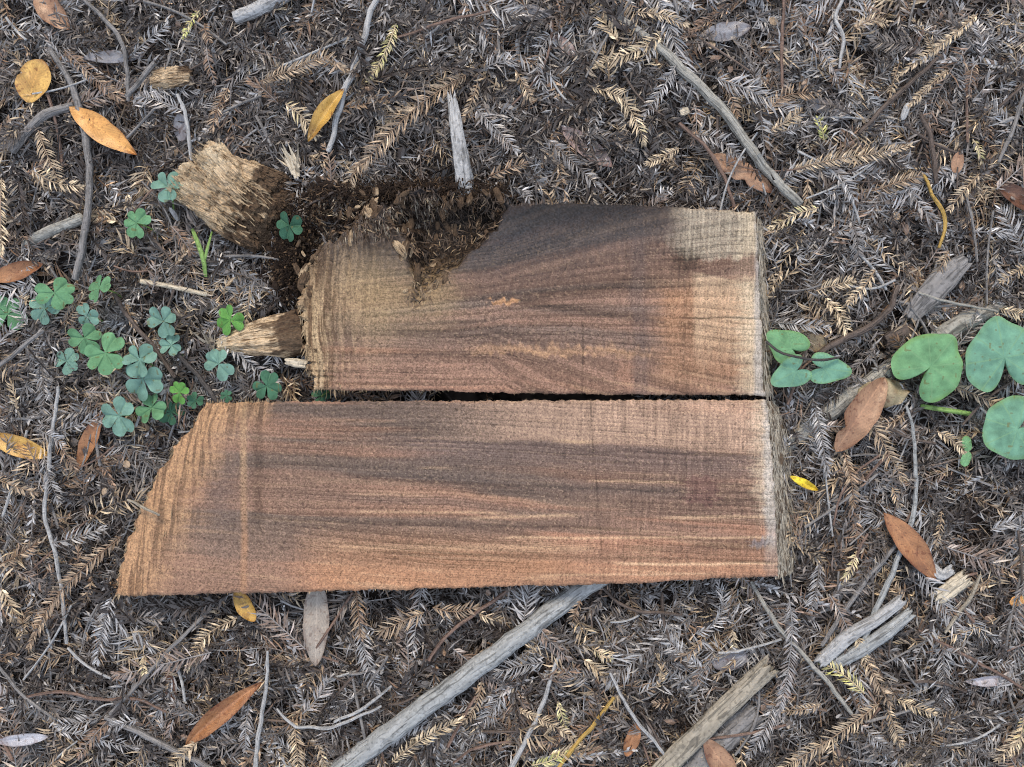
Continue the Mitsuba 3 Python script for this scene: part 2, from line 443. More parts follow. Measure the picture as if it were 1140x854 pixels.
scene['rot_crumb'] = {'type': 'twosided', 'bsdf': {'type': 'principled', 'base_color': mikit.proc(crumb_colour), 'roughness': 0.85, 'specular': 0.2}}


# sawn faces: everything in photograph pixels of the faces' own plane (px to the right, py down)
def zone(x, a, b, soft):
    return smoothstep(a - soft, a + soft, x) * (1 - smoothstep(b - soft, b + soft, x))


def grain(px, py, gy, seed):
    """(broad bands, thin light lines, saw kerfs, growth lines), all from 0 to 1; gy follows the growth lines."""
    gy = gy + 7 * noise(px / 170, py / 80, seed) + 2.0 * noise(px / 45, py / 25, seed + 2)
    bands = fbm(px / 330, gy / 17, seed, 4)
    line = noise(px / 210, gy / 2.6, seed + 5) * noise(px / 60, gy / 9, seed + 6)
    kerf = 0.5 * noise(px / 1.7 + 0.02 * py, py / 60, seed + 7) + 0.25 * noise(px / 2.9, py / 30, seed + 11) + 0.25 * noise(px / 6.1, py / 38, seed + 8)
    r = gy / 6.3 + 4.0 * noise(px / 260, gy / 34, seed + 12)
    r = r - dr.floor(r)
    rings = smoothstep(0.25, 0.92, r) * (1 - smoothstep(0.94, 1.0, r)) * smoothstep(0.3, 0.75, noise(px / 110, gy / 11, seed + 13))
    r2 = gy / 2.7 + 5.0 * noise(px / 240, gy / 30, seed + 15)
    r2 = r2 - dr.floor(r2)
    rings = rings + 0.8 * smoothstep(0.45, 0.85, r2) * (1 - smoothstep(0.88, 1.0, r2)) * smoothstep(0.42, 0.7, noise(px / 90, gy / 9, seed + 16))
    return gy, bands, line, kerf, rings


GREY, PINK, ORANGE, CREAM, TAN, INK = (0.138, 0.102, 0.083), (0.335, 0.185, 0.122), (0.405, 0.222, 0.122), (0.62, 0.46, 0.30), (0.44, 0.30, 0.165), (0.040, 0.037, 0.040)


def speckled(c, px, py, seed):
    u, v = 0.80 * px + 0.60 * py, 0.80 * py - 0.60 * px
    saw = smoothstep(540, 760, px + 60 * (noise(px / 40, py / 40, seed + 17) - 0.5))
    sp = 0.62 * noise(u / 1.02, v / 1.02, seed + 9) + 0.38 * dr.lerp(noise((0.3 * u + 0.95 * v) / 1.7, (0.95 * u - 0.3 * v) / 1.7, seed + 10), noise(px / 1.3, py / 9 + 0.1 * px, seed + 11), saw)
    dust = smoothstep(0.70, 0.88, noise((px + 0.25 * py) / 2.4, (py - 0.3 * px) / 1.3, seed + 20))
    pit = smoothstep(0.78, 0.9, noise(v / 2.3, u / 1.6, seed + 21))
    c = c * (0.46 + 1.08 * sp)
    c = c + mi.Color3f(0.15, 0.105, 0.065) * dust * (0.25 + 0.6 * fbm(px / 60, py / 50, seed + 3))
    return c * (1 - 0.35 * pit)


def upper_colour(p, n, uv):
    px, py = p.x / S + 570, 427 - p.y / S
    fan_ = 338 + (py - 338) / (1 + dr.maximum(px - 560, 0) / 260) - 0.10 * dr.maximum(560 - px, 0) * (1 - smoothstep(340, 420, py))
    gy, bands, line, kerf, rings = grain(px, py, fan_, 40)
    jag = noise(px / 3.0, py / 14, 402) - 0.5
    jag2 = noise(px / 16, py / 2.2, 403) - 0.5
    wx = px + 12 * (fbm(px / 30, py / 30, 4, 4) - 0.5) + 12 * jag2
    wy = py + 12 * (fbm(px / 34, py / 26, 8, 4) - 0.5) + 9 * jag
    low = smoothstep(345, 425, wy)
    c = mix(GREY, PINK, dr.clip(smoothstep(0.42, 0.68, bands) * (0.42 + 0.25 * low) + 0.55 * low, 0, 1))
    # grain that fans out from the middle of the left
    fan = noise((px - 380) / 260, (py - 338) / (0.12 * dr.maximum(px - 540, 4) + 10) * 2.6, 61)
    c = c * (0.82 + 0.36 * smoothstep(0.3, 0.7, fan))
    rim_ = zone(px, 590, 830, 40)
    s1 = dr.exp(-dr.square((py - (338 + 0.135 * (px - 590))) / 5.0)) * zone(px, 560, 790, 30)
    s2 = dr.exp(-dr.square((py - (336 - 0.16 * (px - 590) - 10 * noise(px / 60, 3, 3))) / 7.0)) * zone(px, 590, 720, 20)
    c = c * (1 - 0.42 * s1) * (1 - 0.25 * s2)
    # orange to the lower right
    c = mix(c, ORANGE, 0.8 * zone(wx, 735, 850, 14) * zone(wy, 318, 432, 20) * (0.35 + 0.8 * bands))
    c = mix(c, (0.50, 0.30, 0.17), 0.6 * zone(wx, 525, 725, 14) * zone(wy, 385, 395, 3) * (0.4 + line * 2))
    c = mix(c, (0.55, 0.30, 0.15), 0.8 * zone(wx, 552, 577, 5) * zone(wy, 332, 338, 2))
    c = mix(c, PINK, 0.6 * zone(wx, 690, 706, 5) * zone(wy, 398, 430, 6))
    streak = smoothstep(0.36, 0.62, line)
    c = mix(c, (0.50, 0.33, 0.20), streak * (0.10 + 0.22 * low))
    # the bleached corner and the bleached field below it
    k1 = zone(px + 30 * (fbm(px / 22, py / 14, 14, 3) - 0.5), 752, 900, 14) * zone(wy, 228, 285, 4) * (0.72 + 0.28 * smoothstep(0.3, 0.6, kerf))
    c = mix(c, (0.42, 0.36, 0.27), 0.85 * k1)
    top = 303 + 0.20 * (px - 772)
    k2 = smoothstep(768, 777, px) * smoothstep(-2, 2, py - top) * (1 - smoothstep(360, 425, wy)) * (0.75 + 0.25 * smoothstep(0.25, 0.6, kerf))
    c = mix(c, CREAM, 0.5 * k2)
    c = mix(c, (0.55, 0.45, 0.31), 0.7 * smoothstep(812, 838, wx) * (1 - zone(wy, 284, 312, 6) * 0.8))
    c = mix(c, (0.38, 0.36, 0.33), 0.7 * smoothstep(839, 845, px + 3 * noise(py / 9, 2, 2)))
    c = mix(c, (0.10, 0.085, 0.07), 0.85 * smoothstep(846, 849, px + 4 * noise(py / 6, 1, 5) - 0.03 * (py - 236)))
    c = c * (1 - 0.5 * zone(wx, 750, 780, 9) * zone(wy, 276, 303, 6))
    crackx = dr.exp(-dr.square((py - (353 + 2 * noise(px / 20, 1, 1))) / 1.0)) * zone(px, 745, 845, 20)
    c = c * (1 - 0.55 * crackx)
    # the bluish band across and the pencil-thin dark line
    c = mix(c, (0.115, 0.092, 0.088), 0.32 * zone(px + 9 * noise(py / 30, 1, 7), 708, 724, 4) * smoothstep(225, 250, py))
    c = c * (1 - 0.36 * (0.4 + noise(py / 16, 3, 8)) * zone(px + 2 * noise(py / 25, 4, 7), 648.6, 650.6, 0.8) * smoothstep(345, 360, py))
    c = c * (1 - 0.22 * zone(wx, 760, 766, 2) * smoothstep(320, 340, py))
    # wet black stain along the top
    st = (1 - smoothstep(2, 122, wy - 224 + 0.0008 * dr.square(wx - 600) + 0.12 * (wx - 600))) * (1 - smoothstep(735, 790, wx + 0.3 * (wy - 226)))
    st = dr.clip(st * (0.75 + 0.6 * bands), 0, 1)
    # bleached fibre towards the rotten end, sawdust below the hollow
    lf = 1 - smoothstep(340, 470, wx + 0.25 * (wy - 340))
    ck = fbm(px / 3.4 + 2 * noise(px / 40, py / 40, 2), py / 42, 71, 3)
    c = mix(c, mix((0.085, 0.057, 0.037), (0.40, 0.285, 0.175), smoothstep(0.3, 0.66, ck)), lf * 0.72 * (1 - 0.55 * low))
    yel = dr.exp(-dr.square((wx - 420) / 45) - dr.square((wy - 325) / 42)) + dr.exp(-dr.square((wx - 482) / 26) - dr.square((wy - 325) / 26))
    c = mix(c, (0.40, 0.29, 0.15), dr.clip(yel, 0, 1) * 0.55)
    end = 1 - smoothstep(352, 378, wx)
    c = mix(c, mix((0.15, 0.095, 0.055), (0.50, 0.37, 0.22), smoothstep(0.3, 0.62, ck) * smoothstep(240, 400, wy)), end * 0.85)
    c = c * (1 + (0.26 * smoothstep(0.2, 0.8, kerf) - 0.13) * (0.15 + 1.0 * smoothstep(560, 740, px) * smoothstep(0.4, 0.65, fbm(px / 70, py / 45, 77, 2))))
    c = c * (0.84 + 0.32 * fbm(px / 120, gy / 3.2, 44, 3)) * (1 - 0.30 * rings * (1 - lf))
    c = speckled(c * mi.Color3f(0.93, 0.92, 0.93), px, py, 40)
    c = mix(c, mi.Color3f(0.030, 0.032, 0.037) * (0.4 + noise(px / 1.4, py / 1.3, 5)) * (0.6 + 0.6 * smoothstep(226, 270, py)), 0.93 * st)
    # the hollow and the rough rotten ground beside it lie lower than the saw cut
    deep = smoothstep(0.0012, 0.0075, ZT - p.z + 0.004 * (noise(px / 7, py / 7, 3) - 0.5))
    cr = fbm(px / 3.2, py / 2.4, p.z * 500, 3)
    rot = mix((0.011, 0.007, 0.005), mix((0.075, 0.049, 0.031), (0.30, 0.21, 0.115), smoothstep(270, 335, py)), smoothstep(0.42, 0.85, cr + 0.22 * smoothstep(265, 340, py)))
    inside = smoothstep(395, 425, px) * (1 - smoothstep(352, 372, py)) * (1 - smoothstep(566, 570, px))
    hollow_shade = dr.exp(-dr.square((px - 525) / 48) - dr.square((py - 238) / 26))  # shade of the deep upper part of the hollow, put into the rot colour
    rot = rot * (1 - 0.75 * hollow_shade)
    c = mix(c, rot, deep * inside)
    ruin = dr.exp(-dr.square((px - 412) / 36) - dr.square((py - 244) / 30)) * smoothstep(0.36, 0.56, fbm(px / 6, py / 10, 95, 3))
    c = mix(c, rot * 1.3, dr.clip(ruin * 1.5, 0, 1))
    # the sides below the saw cut
    side = smoothstep(0.35, 0.7, 1 - dr.abs(n.z)) * (1 - inside)
    return mix(c, mix((0.06, 0.042, 0.03), (0.27, 0.18, 0.11), fbm(px / 3, py / 3, p.z * 900, 2)), side * 0.9)


def lower_colour(p, n, uv):
    px, py = p.x / S + 570, 427 - p.y / S
    gy, bands, line, kerf, rings = grain(px, py, py - 0.055 * (px - 500), 140)
    jag = noise(px / 3.0, py / 14, 412) - 0.5
    jag2 = noise(px / 16, py / 2.2, 413) - 0.5
    wx = px + 14 * (fbm(px / 30, py / 30, 104, 4) - 0.5) + 14 * jag2
    wy = py + 12 * (fbm(px / 44, py / 26, 108, 4) - 0.5) + 9 * jag
    low = smoothstep(560, 640, wy)
    right = smoothstep(520, 760, wx)
    c = mix(GREY, PINK, dr.clip(smoothstep(0.40, 0.64, bands) * 0.7 + 0.5 * low + 0.28 * right, 0, 1))
    c = mix(c, ORANGE, dr.clip(0.62 * zone(wx, 345, 640, 40) * smoothstep(585, 622, gy) + 0.12 * zone(wx, 120, 345, 25) * smoothstep(595, 655, wy), 0, 1) * (0.5 + 0.8 * bands))
    c = mix(c, ORANGE, 0.30 * zone(wx, 640, 860, 40) * smoothstep(590, 640, wy))
    # pale pinkish wood along the top right, ending at a dark wavy band
    edge = 478 + 0.052 * (px - 380) + 5 * noise(px / 90, 1, 31)
    up_ = smoothstep(440, 640, wx) * (1 - smoothstep(-2.5, 2.5, py - edge))
    c = mix(c, (0.47, 0.325, 0.235), 0.72 * up_ * (0.65 + 0.5 * kerf))
    band = smoothstep(-2, 3, py - edge) * (1 - smoothstep(14, 40, py - edge)) * smoothstep(380, 500, px)
    c = mix(c, (0.165, 0.120, 0.105), 0.68 * band)
    e2 = 524 + 0.062 * (px - 400) + 5 * noise(px / 120, 2, 33)
    c = mix(c, (0.135, 0.105, 0.092), 0.7 * dr.exp(-dr.square((py - e2) / 8.5)) * zone(px, 380, 770, 50))
    c = mix(c, (0.15, 0.112, 0.09), 0.55 * dr.exp(-dr.square((wx - 330) / 95) - dr.square((wy - 535) / 62)))
    c = mix(c, (0.14, 0.105, 0.092), 0.65 * dr.exp(-dr.square((wx - 246) / 22) - dr.square((wy - 550) / 70)))
    c = mix(c, (0.21, 0.15, 0.115), 0.5 * zone(wx, 150, 330, 30) * smoothstep(560, 600, wy))
    c = mix(c, (0.16, 0.12, 0.10), 0.5 * zone(px, 385, 560, 40) * dr.exp(-dr.square((gy - 566) / 6)))
    streak = smoothstep(0.34, 0.6, line)
    c = mix(c, (0.56, 0.38, 0.24), streak * (0.14 + 0.16 * low))
    for (y0, sl, a, b, wd, am) in ((571, 0.01, 395, 560, 1.6, 0.42), (574, -0.03, 520, 640, 2.0, 0.42), (598, 0.0, 560, 865, 1.4, 0.55), (627, 0.0, 690, 868, 1.5, 0.65), (640, -0.01, 600, 790, 1.3, 0.4), (575, 0.0, 740, 866, 1.8, 0.5), (532, 0.03, 660, 760, 1.3, 0.5), (553, 0.02, 395, 480, 1.6, 0.25), (609, 0.0, 380, 660, 3.5, 0.3), (521, 0.01, 470, 500, 1.4, 0.3), (490, 0.03, 622, 660, 2.2, 0.6)):
        c = mix(c, (0.66, 0.46, 0.29), am * dr.exp(-dr.square((py - y0 - sl * (px - 600) - 1.6 * noise(px / 24, y0, 2)) / wd)) * zone(px, a, b, 14))
    for (y0, sl, a, b, wd, am) in ((585, 0.03, 530, 700, 1.6, 0.4), (500, 0.02, 640, 860, 1.6, 0.35), (541, 0.0, 795, 850, 1.3, 0.4), (548, 0.0, 795, 850, 1.3, 0.4), (556, 0.0, 770, 850, 1.5, 0.4), (606, 0.0, 770, 868, 6.0, 0.35), (540, 0.045, 390, 740, 1.8, 0.35), (618, 0.02, 430, 860, 1.8, 0.3)):
        c = c * (1 - am * dr.exp(-dr.square((py - y0 - sl * (px - 600) - 2.0 * noise(px / 24, y0, 2)) / wd)) * zone(px, a, b, 14))
    c = mix(c, (0.16, 0.085, 0.075), 0.6 * zone(wx, 764, 796, 3) * zone(wy, 530, 561, 3))
    c = mix(c, (0.22, 0.22, 0.235), 0.55 * zone(wx, 838, 864, 6) * zone(wy, 600, 610, 3))
    # bleached edge
    xr = 858 + 0.02 * (py - 446)
    we = smoothstep(-26, -4, wx - xr) * (1 - smoothstep(560, 600, wy))
    c = mix(c, (0.54, 0.44, 0.32), 0.7 * we)
    c = mix(c, (0.46, 0.44, 0.40), 0.7 * smoothstep(-11, -3, px - xr + 4 * noise(py / 8, 1, 1)) * (1 - smoothstep(575, 640, py) * 0.8))
    # scuffed lines across the grain
    c = c * (1 - 0.32 * (0.4 + noise(py / 16, 4, 8)) * zone(px + 2 * noise(py / 28, 4, 7) - 0.075 * (py - 445), 656.6, 658.8, 0.8))
    c = c * (1 - 0.20 * zone(px + 3 * noise(py / 28, 5, 7), 746, 758, 4) * (1 - smoothstep(490, 510, py)))
    c = c * (1 - 0.35 * zone(px, 729, 731, 1.0) * (1 - smoothstep(480, 496, py)))
    # golden fibre at the slanting broken end, and the tan stripe
    xl = 228 - 0.46 * (py - 449)
    dl = wx - xl
    ck = fbm(px / 3.0 + 0.03 * py + 2 * noise(px / 40, py / 40, 2), py / 34, 171, 3)
    gold = mix((0.19, 0.115, 0.066), (0.44, 0.27, 0.15), smoothstep(0.30, 0.62, ck))
    c = mix(c, gold, (1 - smoothstep(10, 70, dl + 30 * (bands - 0.5))) * 0.85)
    c = mix(c, gold, 0.7 * (1 - smoothstep(450, 485, wy)) * zone(wx, 215, 300, 12))
    tan = zone(px + 4 * noise(py / 40, 1, 6), 271, 278, 2.5) * (0.55 + 0.5 * noise(py / 12, 3, 2))
    c = mix(c, mix((0.46, 0.31, 0.18), (0.47, 0.26, 0.14), smoothstep(540, 600, py)), 0.5 * tan)
    c = c * (1 - 0.28 * zone(px, 282, 292, 4) * (1 - smoothstep(560, 600, py)))
    c = c * (1 + (0.26 * smoothstep(0.2, 0.8, kerf) - 0.13) * (0.15 + 1.0 * smoothstep(560, 740, px) * smoothstep(0.4, 0.65, fbm(px / 70, py / 45, 177, 2))))
    c = c * (0.84 + 0.32 * fbm(px / 120, gy / 3.2, 144, 3)) * (1 - 0.28 * rings * smoothstep(40, 130, dl))
    c = speckled(c * mi.Color3f(0.96, 0.93, 0.92), px, py, 140)
    side = smoothstep(0.35, 0.7, 1 - dr.abs(n.z))
    return mix(c, mix((0.07, 0.045, 0.03), (0.33, 0.21, 0.12), fbm(px / 3, py / 3, p.z * 900, 2)), side * 0.9)


def face_height(p, n, uv):
    px, py = p.x / S + 570, 427 - p.y / S
    u, v = 0.80 * px + 0.60 * py, 0.80 * py - 0.60 * px
    fuzz = noise(u / 1.2, v / 1.2, 9) + 0.6 * noise((0.3 * u + 0.95 * v) / 2.5, (0.95 * u - 0.3 * v) / 2.5, 19)
    kerf = noise(px / 2.3, py / 70, 7)
    return 0.8 * fuzz + 0.1 * kerf + 0.35 * fbm(px / 160, py / 5, 3, 2) + 0.3 * noise(p.z * 2000, px / 3, py / 3)


for nm, fn in (('upper_board_wood', upper_colour), ('lower_board_wood', lower_colour)):
    scene[nm] = {'type': 'bumpmap', 'arbitrary': mikit.proc(face_height, 2.5e-4), 'scale': 0.00024,
                 'bsdf': {'type': 'principled', 'base_color': mikit.proc(fn), 'roughness': 0.78, 'specular': 0.2}}


def bark_colour(p, n, uv):
    a, l = uv.x, uv.y
    g = fbm(a * 90, l * 3.0, 3, 3)
    h = fbm(p.x * 180, p.y * 90, p.z * 180, 3)
    c = mix((0.075, 0.058, 0.045), (0.50, 0.45, 0.36), smoothstep(0.36, 0.70, g))
    return mix(c, (0.10, 0.072, 0.05), smoothstep(0.50, 0.66, h)) * (0.65 + 0.7 * noise(p.x * 900, p.y * 500, p.z * 900))


def bark_height(p, n, uv):
    return fbm(uv.x * 90, uv.y * 3.0, 3, 3)


scene['stringy_bark'] = {'type': 'bumpmap', 'arbitrary': mikit.proc(bark_height, 3e-4), 'scale': 0.0012,
                         'bsdf': {'type': 'principled', 'base_color': mikit.proc(bark_colour), 'roughness': 0.8, 'specular': 0.25}}

# ------------------------------------------------------------------ the ground
g1 = np.concatenate([-np.geomspace(40, 1.2, 26)[:-1], np.linspace(-1.2, 1.2, 241), np.geomspace(1.2, 40, 26)[1:]])
gx, gy_ = np.meshgrid(g1, g1, indexing='ij')
q = np.stack([gx, gy_, gx * 0], -1)
gz = 0.007 * (meshkit.fbm(q * 14, 4, 3) - 0.5) + 0.004 * (meshkit.fbm(q * 90, 2, 5) - 0.5) - 0.004
far_ = np.maximum(np.hypot(gx, gy_) - 2.0, 0)
gz = gz + np.minimum(far_, 12) * 0.05 * (meshkit.fbm(q * 0.7, 3, 9) - 0.5) * 2 + 0.015 * (meshkit.noise(q * 30, 4) - 0.2) * (np.hypot(gx, gy_) > 1.25)
put('ground', (np.stack([gx, gy_, gz], -1).reshape(-1, 3), grid_faces(len(g1), len(g1)), np.stack([gx, gy_], -1).reshape(-1, 2)), 'soil_crumb', kind='structure')

# ------------------------------------------------------------------ the two sawn boards
THICK = 0.040


def interp(tab):
    a = np.array(sorted(tab), float)
    return lambda x: np.interp(x, a[:, 0], a[:, 1])


def seg_dist(px, py, poly):
    """Signed distance (positive inside) of points to a polygon."""
    poly = np.asarray(poly, float)
    dmin = np.full(px.shape, 1e9); ins = np.zeros(px.shape, bool)
    for (x0, y0), (x1, y1) in zip(poly, np.roll(poly, -1, 0)):
        dx, dy = x1 - x0, y1 - y0
        t = np.clip(((px - x0) * dx + (py - y0) * dy) / (dx * dx + dy * dy), 0, 1)
        dmin = np.minimum(dmin, np.hypot(px - x0 - t * dx, py - y0 - t * dy))
        if y0 != y1:
            ins ^= ((y0 > py) != (y1 > py)) & (px < dx * (py - y0) / dy + x0)
    return np.where(ins, dmin, -dmin)


def board(yt, yb, xl, xr, y0, y1, nx, ny, seed, dz):
    """The sawn face as a height field with ragged outline (photograph pixels), and its sides down to the underside."""
    u = np.linspace(0, 1, nx); v = np.linspace(0, 1, ny)
    U, V = np.meshgrid(u, v, indexing='ij')
    ya = y0 + V * (y1 - y0)
    rag = lambda a, b, k, amp: amp * 2 * (meshkit.fbm(np.stack([a, b, a * 0 + k], -1), 3, seed + k) - 0.5)
    X0 = xl(ya) + rag(ya / 9, U * 0, 1, 9.0 if seed == 1 else 5.5) + rag(ya / 2.5, U * 0, 8, 2.0); X1 = xr(ya) + rag(ya / 7, U * 0, 2, 2.2)
    X = X0 + U * (X1 - X0)
    Y0 = yt(X) + rag(X / 5, V * 0, 3, 1.6) + (rag(X / 12, V * 0, 5, 11.0) * np.clip((560 - X) / 20, 0, 1) if seed == 1 else 0); Y1 = yb(X) + rag(X / 3, V * 0, 4, 1.1) + rag(X / 26, V * 0, 9, 1.6)
    Y = Y0 + V * (Y1 - Y0)
    h = dz(X, Y, X - xl(ya), xr(ya) - X)
    e = np.minimum(np.minimum((X - X0), (X1 - X)), np.minimum(Y - Y0, Y1 - Y))
    h = h - 0.0022 * np.clip(1 - e / 4.0, 0, 1) ** 2
    Z = ZT + h
    top = np.stack([(X - 570) * S, (427 - Y) * S, Z], -1)
    uv = np.stack([X / 100, Y / 100], -1)
    face = (top.reshape(-1, 3), grid_faces(nx, ny)[:, ::-1], uv.reshape(-1, 2))
    ring = np.concatenate([top[:, 0], top[-1, 1:], top[-2::-1, -1], top[0, -2:0:-1]])
    ring = np.vstack([ring, ring[:1]])
    s = np.concatenate([[0], np.cumsum(np.linalg.norm(np.diff(ring, axis=0), axis=1))])
    k = 9
    lev = np.linspace(0, 1, k)[:, None]
    bot = np.full(len(ring), ZT - THICK)
    z = ring[:, 2] + (bot - ring[:, 2]) * lev
    cen = np.array([ring[:, 0].mean(), ring[:, 1].mean()])
    out = ring[:, :2] - cen
    nn = np.roll(ring[:, :2], -4, 0) - np.roll(ring[:, :2], 4, 0)
    nn = np.stack([-nn[:, 1], nn[:, 0]], 1); nn /= np.linalg.norm(nn, axis=1, keepdims=True) + 1e-12
    nn *= np.sign((nn * out).sum(1, keepdims=True))
    q = np.stack([np.tile(s * 250, (k, 1)), np.tile(lev * 2.2, (1, len(s))), np.zeros((k, len(s)))], -1)
    off = -0.0028 * meshkit.fbm(q, 3, seed + 7) * np.minimum(lev * 4, 1) - 0.002 * lev
    side = np.stack([ring[:, 0] + nn[:, 0] * off, ring[:, 1] + nn[:, 1] * off, z], -1)
    suv = np.stack([np.tile(s * 11, (k, 1)), np.tile(lev * 0.45, (1, len(s)))], -1)
    sf = grid_faces(k, len(s))
    v3 = side.reshape(-1, 3)
    fn = np.cross(v3[sf[:, 1]] - v3[sf[:, 0]], v3[sf[:, 2]] - v3[sf[:, 0]])
    if (fn[:, :2] * (v3[sf[:, 0], :2] - cen)).sum() < 0: sf = sf[:, ::-1]
    b = side[-1]
    fan = np.stack([np.full(len(b) - 1, len(b)), np.arange(len(b) - 1), np.arange(1, len(b))], 1)
    under = (np.vstack([b, [[cen[0], cen[1], ZT - THICK]]]), fan, np.vstack([b[:, :2] * 11, [cen * 11]]))
    return face, (v3, sf, suv.reshape(-1, 2)), under, (X, Y, Z)


def fib(X, Y, k, sx, sy, seed):
    return meshkit.fbm(np.stack([X / sx, Y / sy, X * 0 + k], -1), 3, seed) - 0.5


HOLLOW = [(436, 221), (470, 212), (520, 210), (556, 216), (566, 229), (562, 246), (548, 264), (522, 288), (506, 303), (482, 330), (460, 350), (449, 336), (456, 306), (446, 284), (450, 266), (434, 246)]


def dz_up(X, Y, dl, dr_):
    h = 0.0003 * fib(X, Y, 1, 7.0, 60, 3)
    zone_l = np.clip(1 - dl / 110, 0, 1)
    h = h + zone_l * 0.009 * fib(X, Y, 2, 3.6, 50, 5) - 0.005 * np.clip(1 - dl / 42, 0, 1) ** 1.3
    h = h + np.clip(1 - dl / 30, 0, 1) * 0.012 * fib(X, Y, 3, 4, 28, 6)
    sd = seg_dist(X, Y, HOLLOW) + 9 * fib(X, Y, 4, 9, 9, 8)
    tip = np.clip((355 - Y) / 85, 0.12, 1)
    deep = np.clip(sd, 0, 24) * tip * S * 1.9
    lump = np.clip(sd / 6, 0, 1) * tip * (0.030 * fib(X, Y, 5, 17, 11, 9) + 0.007 * fib(X, Y, 6, 4, 4, 10))
    h = h - deep + lump
    # crumbling ground left of the hollow
    rough = np.clip(1 - np.hypot((X - 425) / 38, (Y - 245) / 38), 0, 1)
    h = h + rough * (0.022 * fib(X, Y, 7, 7, 15, 11) - 0.004)
    back = np.clip((250 - Y) / 40, 0, 1) * np.clip((560 - X) / 30, 0, 1)
    return np.maximum(h - 0.010 * back * np.clip((455 - X) / 60, 0, 1), -0.034)


def dz_low(X, Y, dl, dr_):
    h = 0.0003 * fib(X, Y, 1, 7.0, 60, 23)
    zl = np.clip(1 - dl / 75, 0, 1)
    h = h + zl * 0.0042 * fib(X + 0.08 * Y, Y, 2, 2.6, 34, 25) - 0.006 * np.clip(1 - dl / 34, 0, 1) ** 1.4
    tl = np.clip(1 - (Y - 447) / 45, 0, 1) * np.clip((310 - X) / 40, 0, 1)
    h = h + tl * 0.006 * fib(X, Y, 3, 5, 40, 26) - 0.002 * tl
    h = h - 0.0010 * np.exp(-((X - 286) / 5) ** 2) + 0.0006 * np.exp(-((X - 275) / 4) ** 2)
    return h


rb = np.random.default_rng(5)


def make_board(name, label, mat, args, fringe):
    t = thing(name, label, 'board')
    face, side, under, (X, Y, Z) = board(*args)
    if mat == 'upper_board_wood':
        sd = seg_dist(X, Y, HOLLOW)[:-1, :-1].ravel()
        sd = np.concatenate([sd, sd])
        put(t + '__rotten_hollow', (face[0], face[1][sd > 3], face[2]), mat, label='dark crumbling rotten hollow in the top edge')
        face = (face[0], face[1][sd <= 3], face[2])
    put(t + '__sawn_face', face, mat)
    put(t + '__edge', join([side, under]), mat)
    # torn fibres along the outline: one part, far too fine to tell apart
    fs = []
    nx, ny = X.shape
    for (i, j, d, ln, cnt, pal) in fringe:
        ii = rb.uniform(*i, cnt) * (nx - 1); jj = rb.uniform(*j, cnt) * (ny - 1)
        a, b = ii.astype(int), jj.astype(int)
        base = np.stack([(X[a, b] - 570) * S, (427 - Y[a, b]) * S, Z[a, b] - rb.uniform(0.0004, 0.006, cnt) * (d[2] < 0.1)], 1)
        fs.append(fibres(base, np.tile(np.array(d, float), (cnt, 1)), rb.uniform(0.4, 1.3, cnt) * ln * S, rb.uniform(0.5, 1.7, cnt) * S, pal, rb, lift=-0.05))
    if mat == 'upper_board_wood':   # crumbs and threads standing in the hollow
        rim = np.hypot((X - 422) / 34, (Y - 240) / 26) < 1
        top_ = (Y < 224) & (X < 560)
        si, sj = np.nonzero((seg_dist(X, Y, HOLLOW) > 2) | rim | top_)
        n = 2600
        q = rb.integers(len(si), size=n); a, b = si[q], sj[q]
        base = np.stack([(X[a, b] - 570) * S, (427 - Y[a, b]) * S, Z[a, b] - 0.0004], 1)
        th = rb.normal(-1.45, 0.75, n)
        pal = np.where(rb.random(n) < np.clip((Y[a, b] - 225) / 150 + 0.18, 0.1, 0.8), np.where(rb.random(n) < 0.22, 14, 13), 12)
        fs.append(fibres(base, np.stack([np.cos(th), np.sin(th), rb.uniform(-0.05, 0.35, n)], 1), rb.uniform(4, 13, n) * S, rb.uniform(0.7, 1.9, n) * S, pal, rb, lift=-0.1))
    if mat == 'upper_board_wood':
        ms = []
        spots = [(rb.normal(452, 7), rb.uniform(216, 292)) for _ in range(10)] + [(rb.uniform(396, 560), rb.normal(219, 5)) for _ in range(22)] + [(rb.normal(412, 16), rb.normal(238, 11)) for _ in range(16)] + [(rb.normal(515, 30), rb.normal(252, 14)) for _ in range(14)] + [(rb.normal(342, 6), rb.uniform(262, 330)) for _ in range(10)] + [(rb.normal(478, 14), rb.normal(305, 14)) for _ in range(8)]
        for sx, sy in spots:
            if sx > 470 and sy > 222 and seg_dist(np.array([sx]), np.array([sy]), HOLLOW)[0] < 3: continue
            near = np.argmin((X - sx) ** 2 + (Y - sy) ** 2)
            z = Z.ravel()[near]
            r = rb.uniform(1.2, 4.2) * S
            ms.append(blob([(sx - 570) * S, (427 - sy) * S, z + 0.1 * r], np.array([r * rb.uniform(1.6, 3.2), r, r * 0.8]), rb.normal(1.5, 0.5), 0.0, sub=3, amp=0.5, fibre=0.3, seed=int(rb.integers(999)), freq=300, boxy=0.6, block=0.12))
            ms[-1] = (ms[-1][0], ms[-1][1], ms[-1][2] * [1, 1] + [0, rb.uniform(-1, 8) + (4 if sy < 262 and sx > 440 else 0)])
        put(t + '__rotten_lumps', join(ms), 'rotten_wood', kind='stuff')
    put(t + '__torn_fibres', join(fs), 'stick_wood', smooth=False, kind='stuff')
    return t


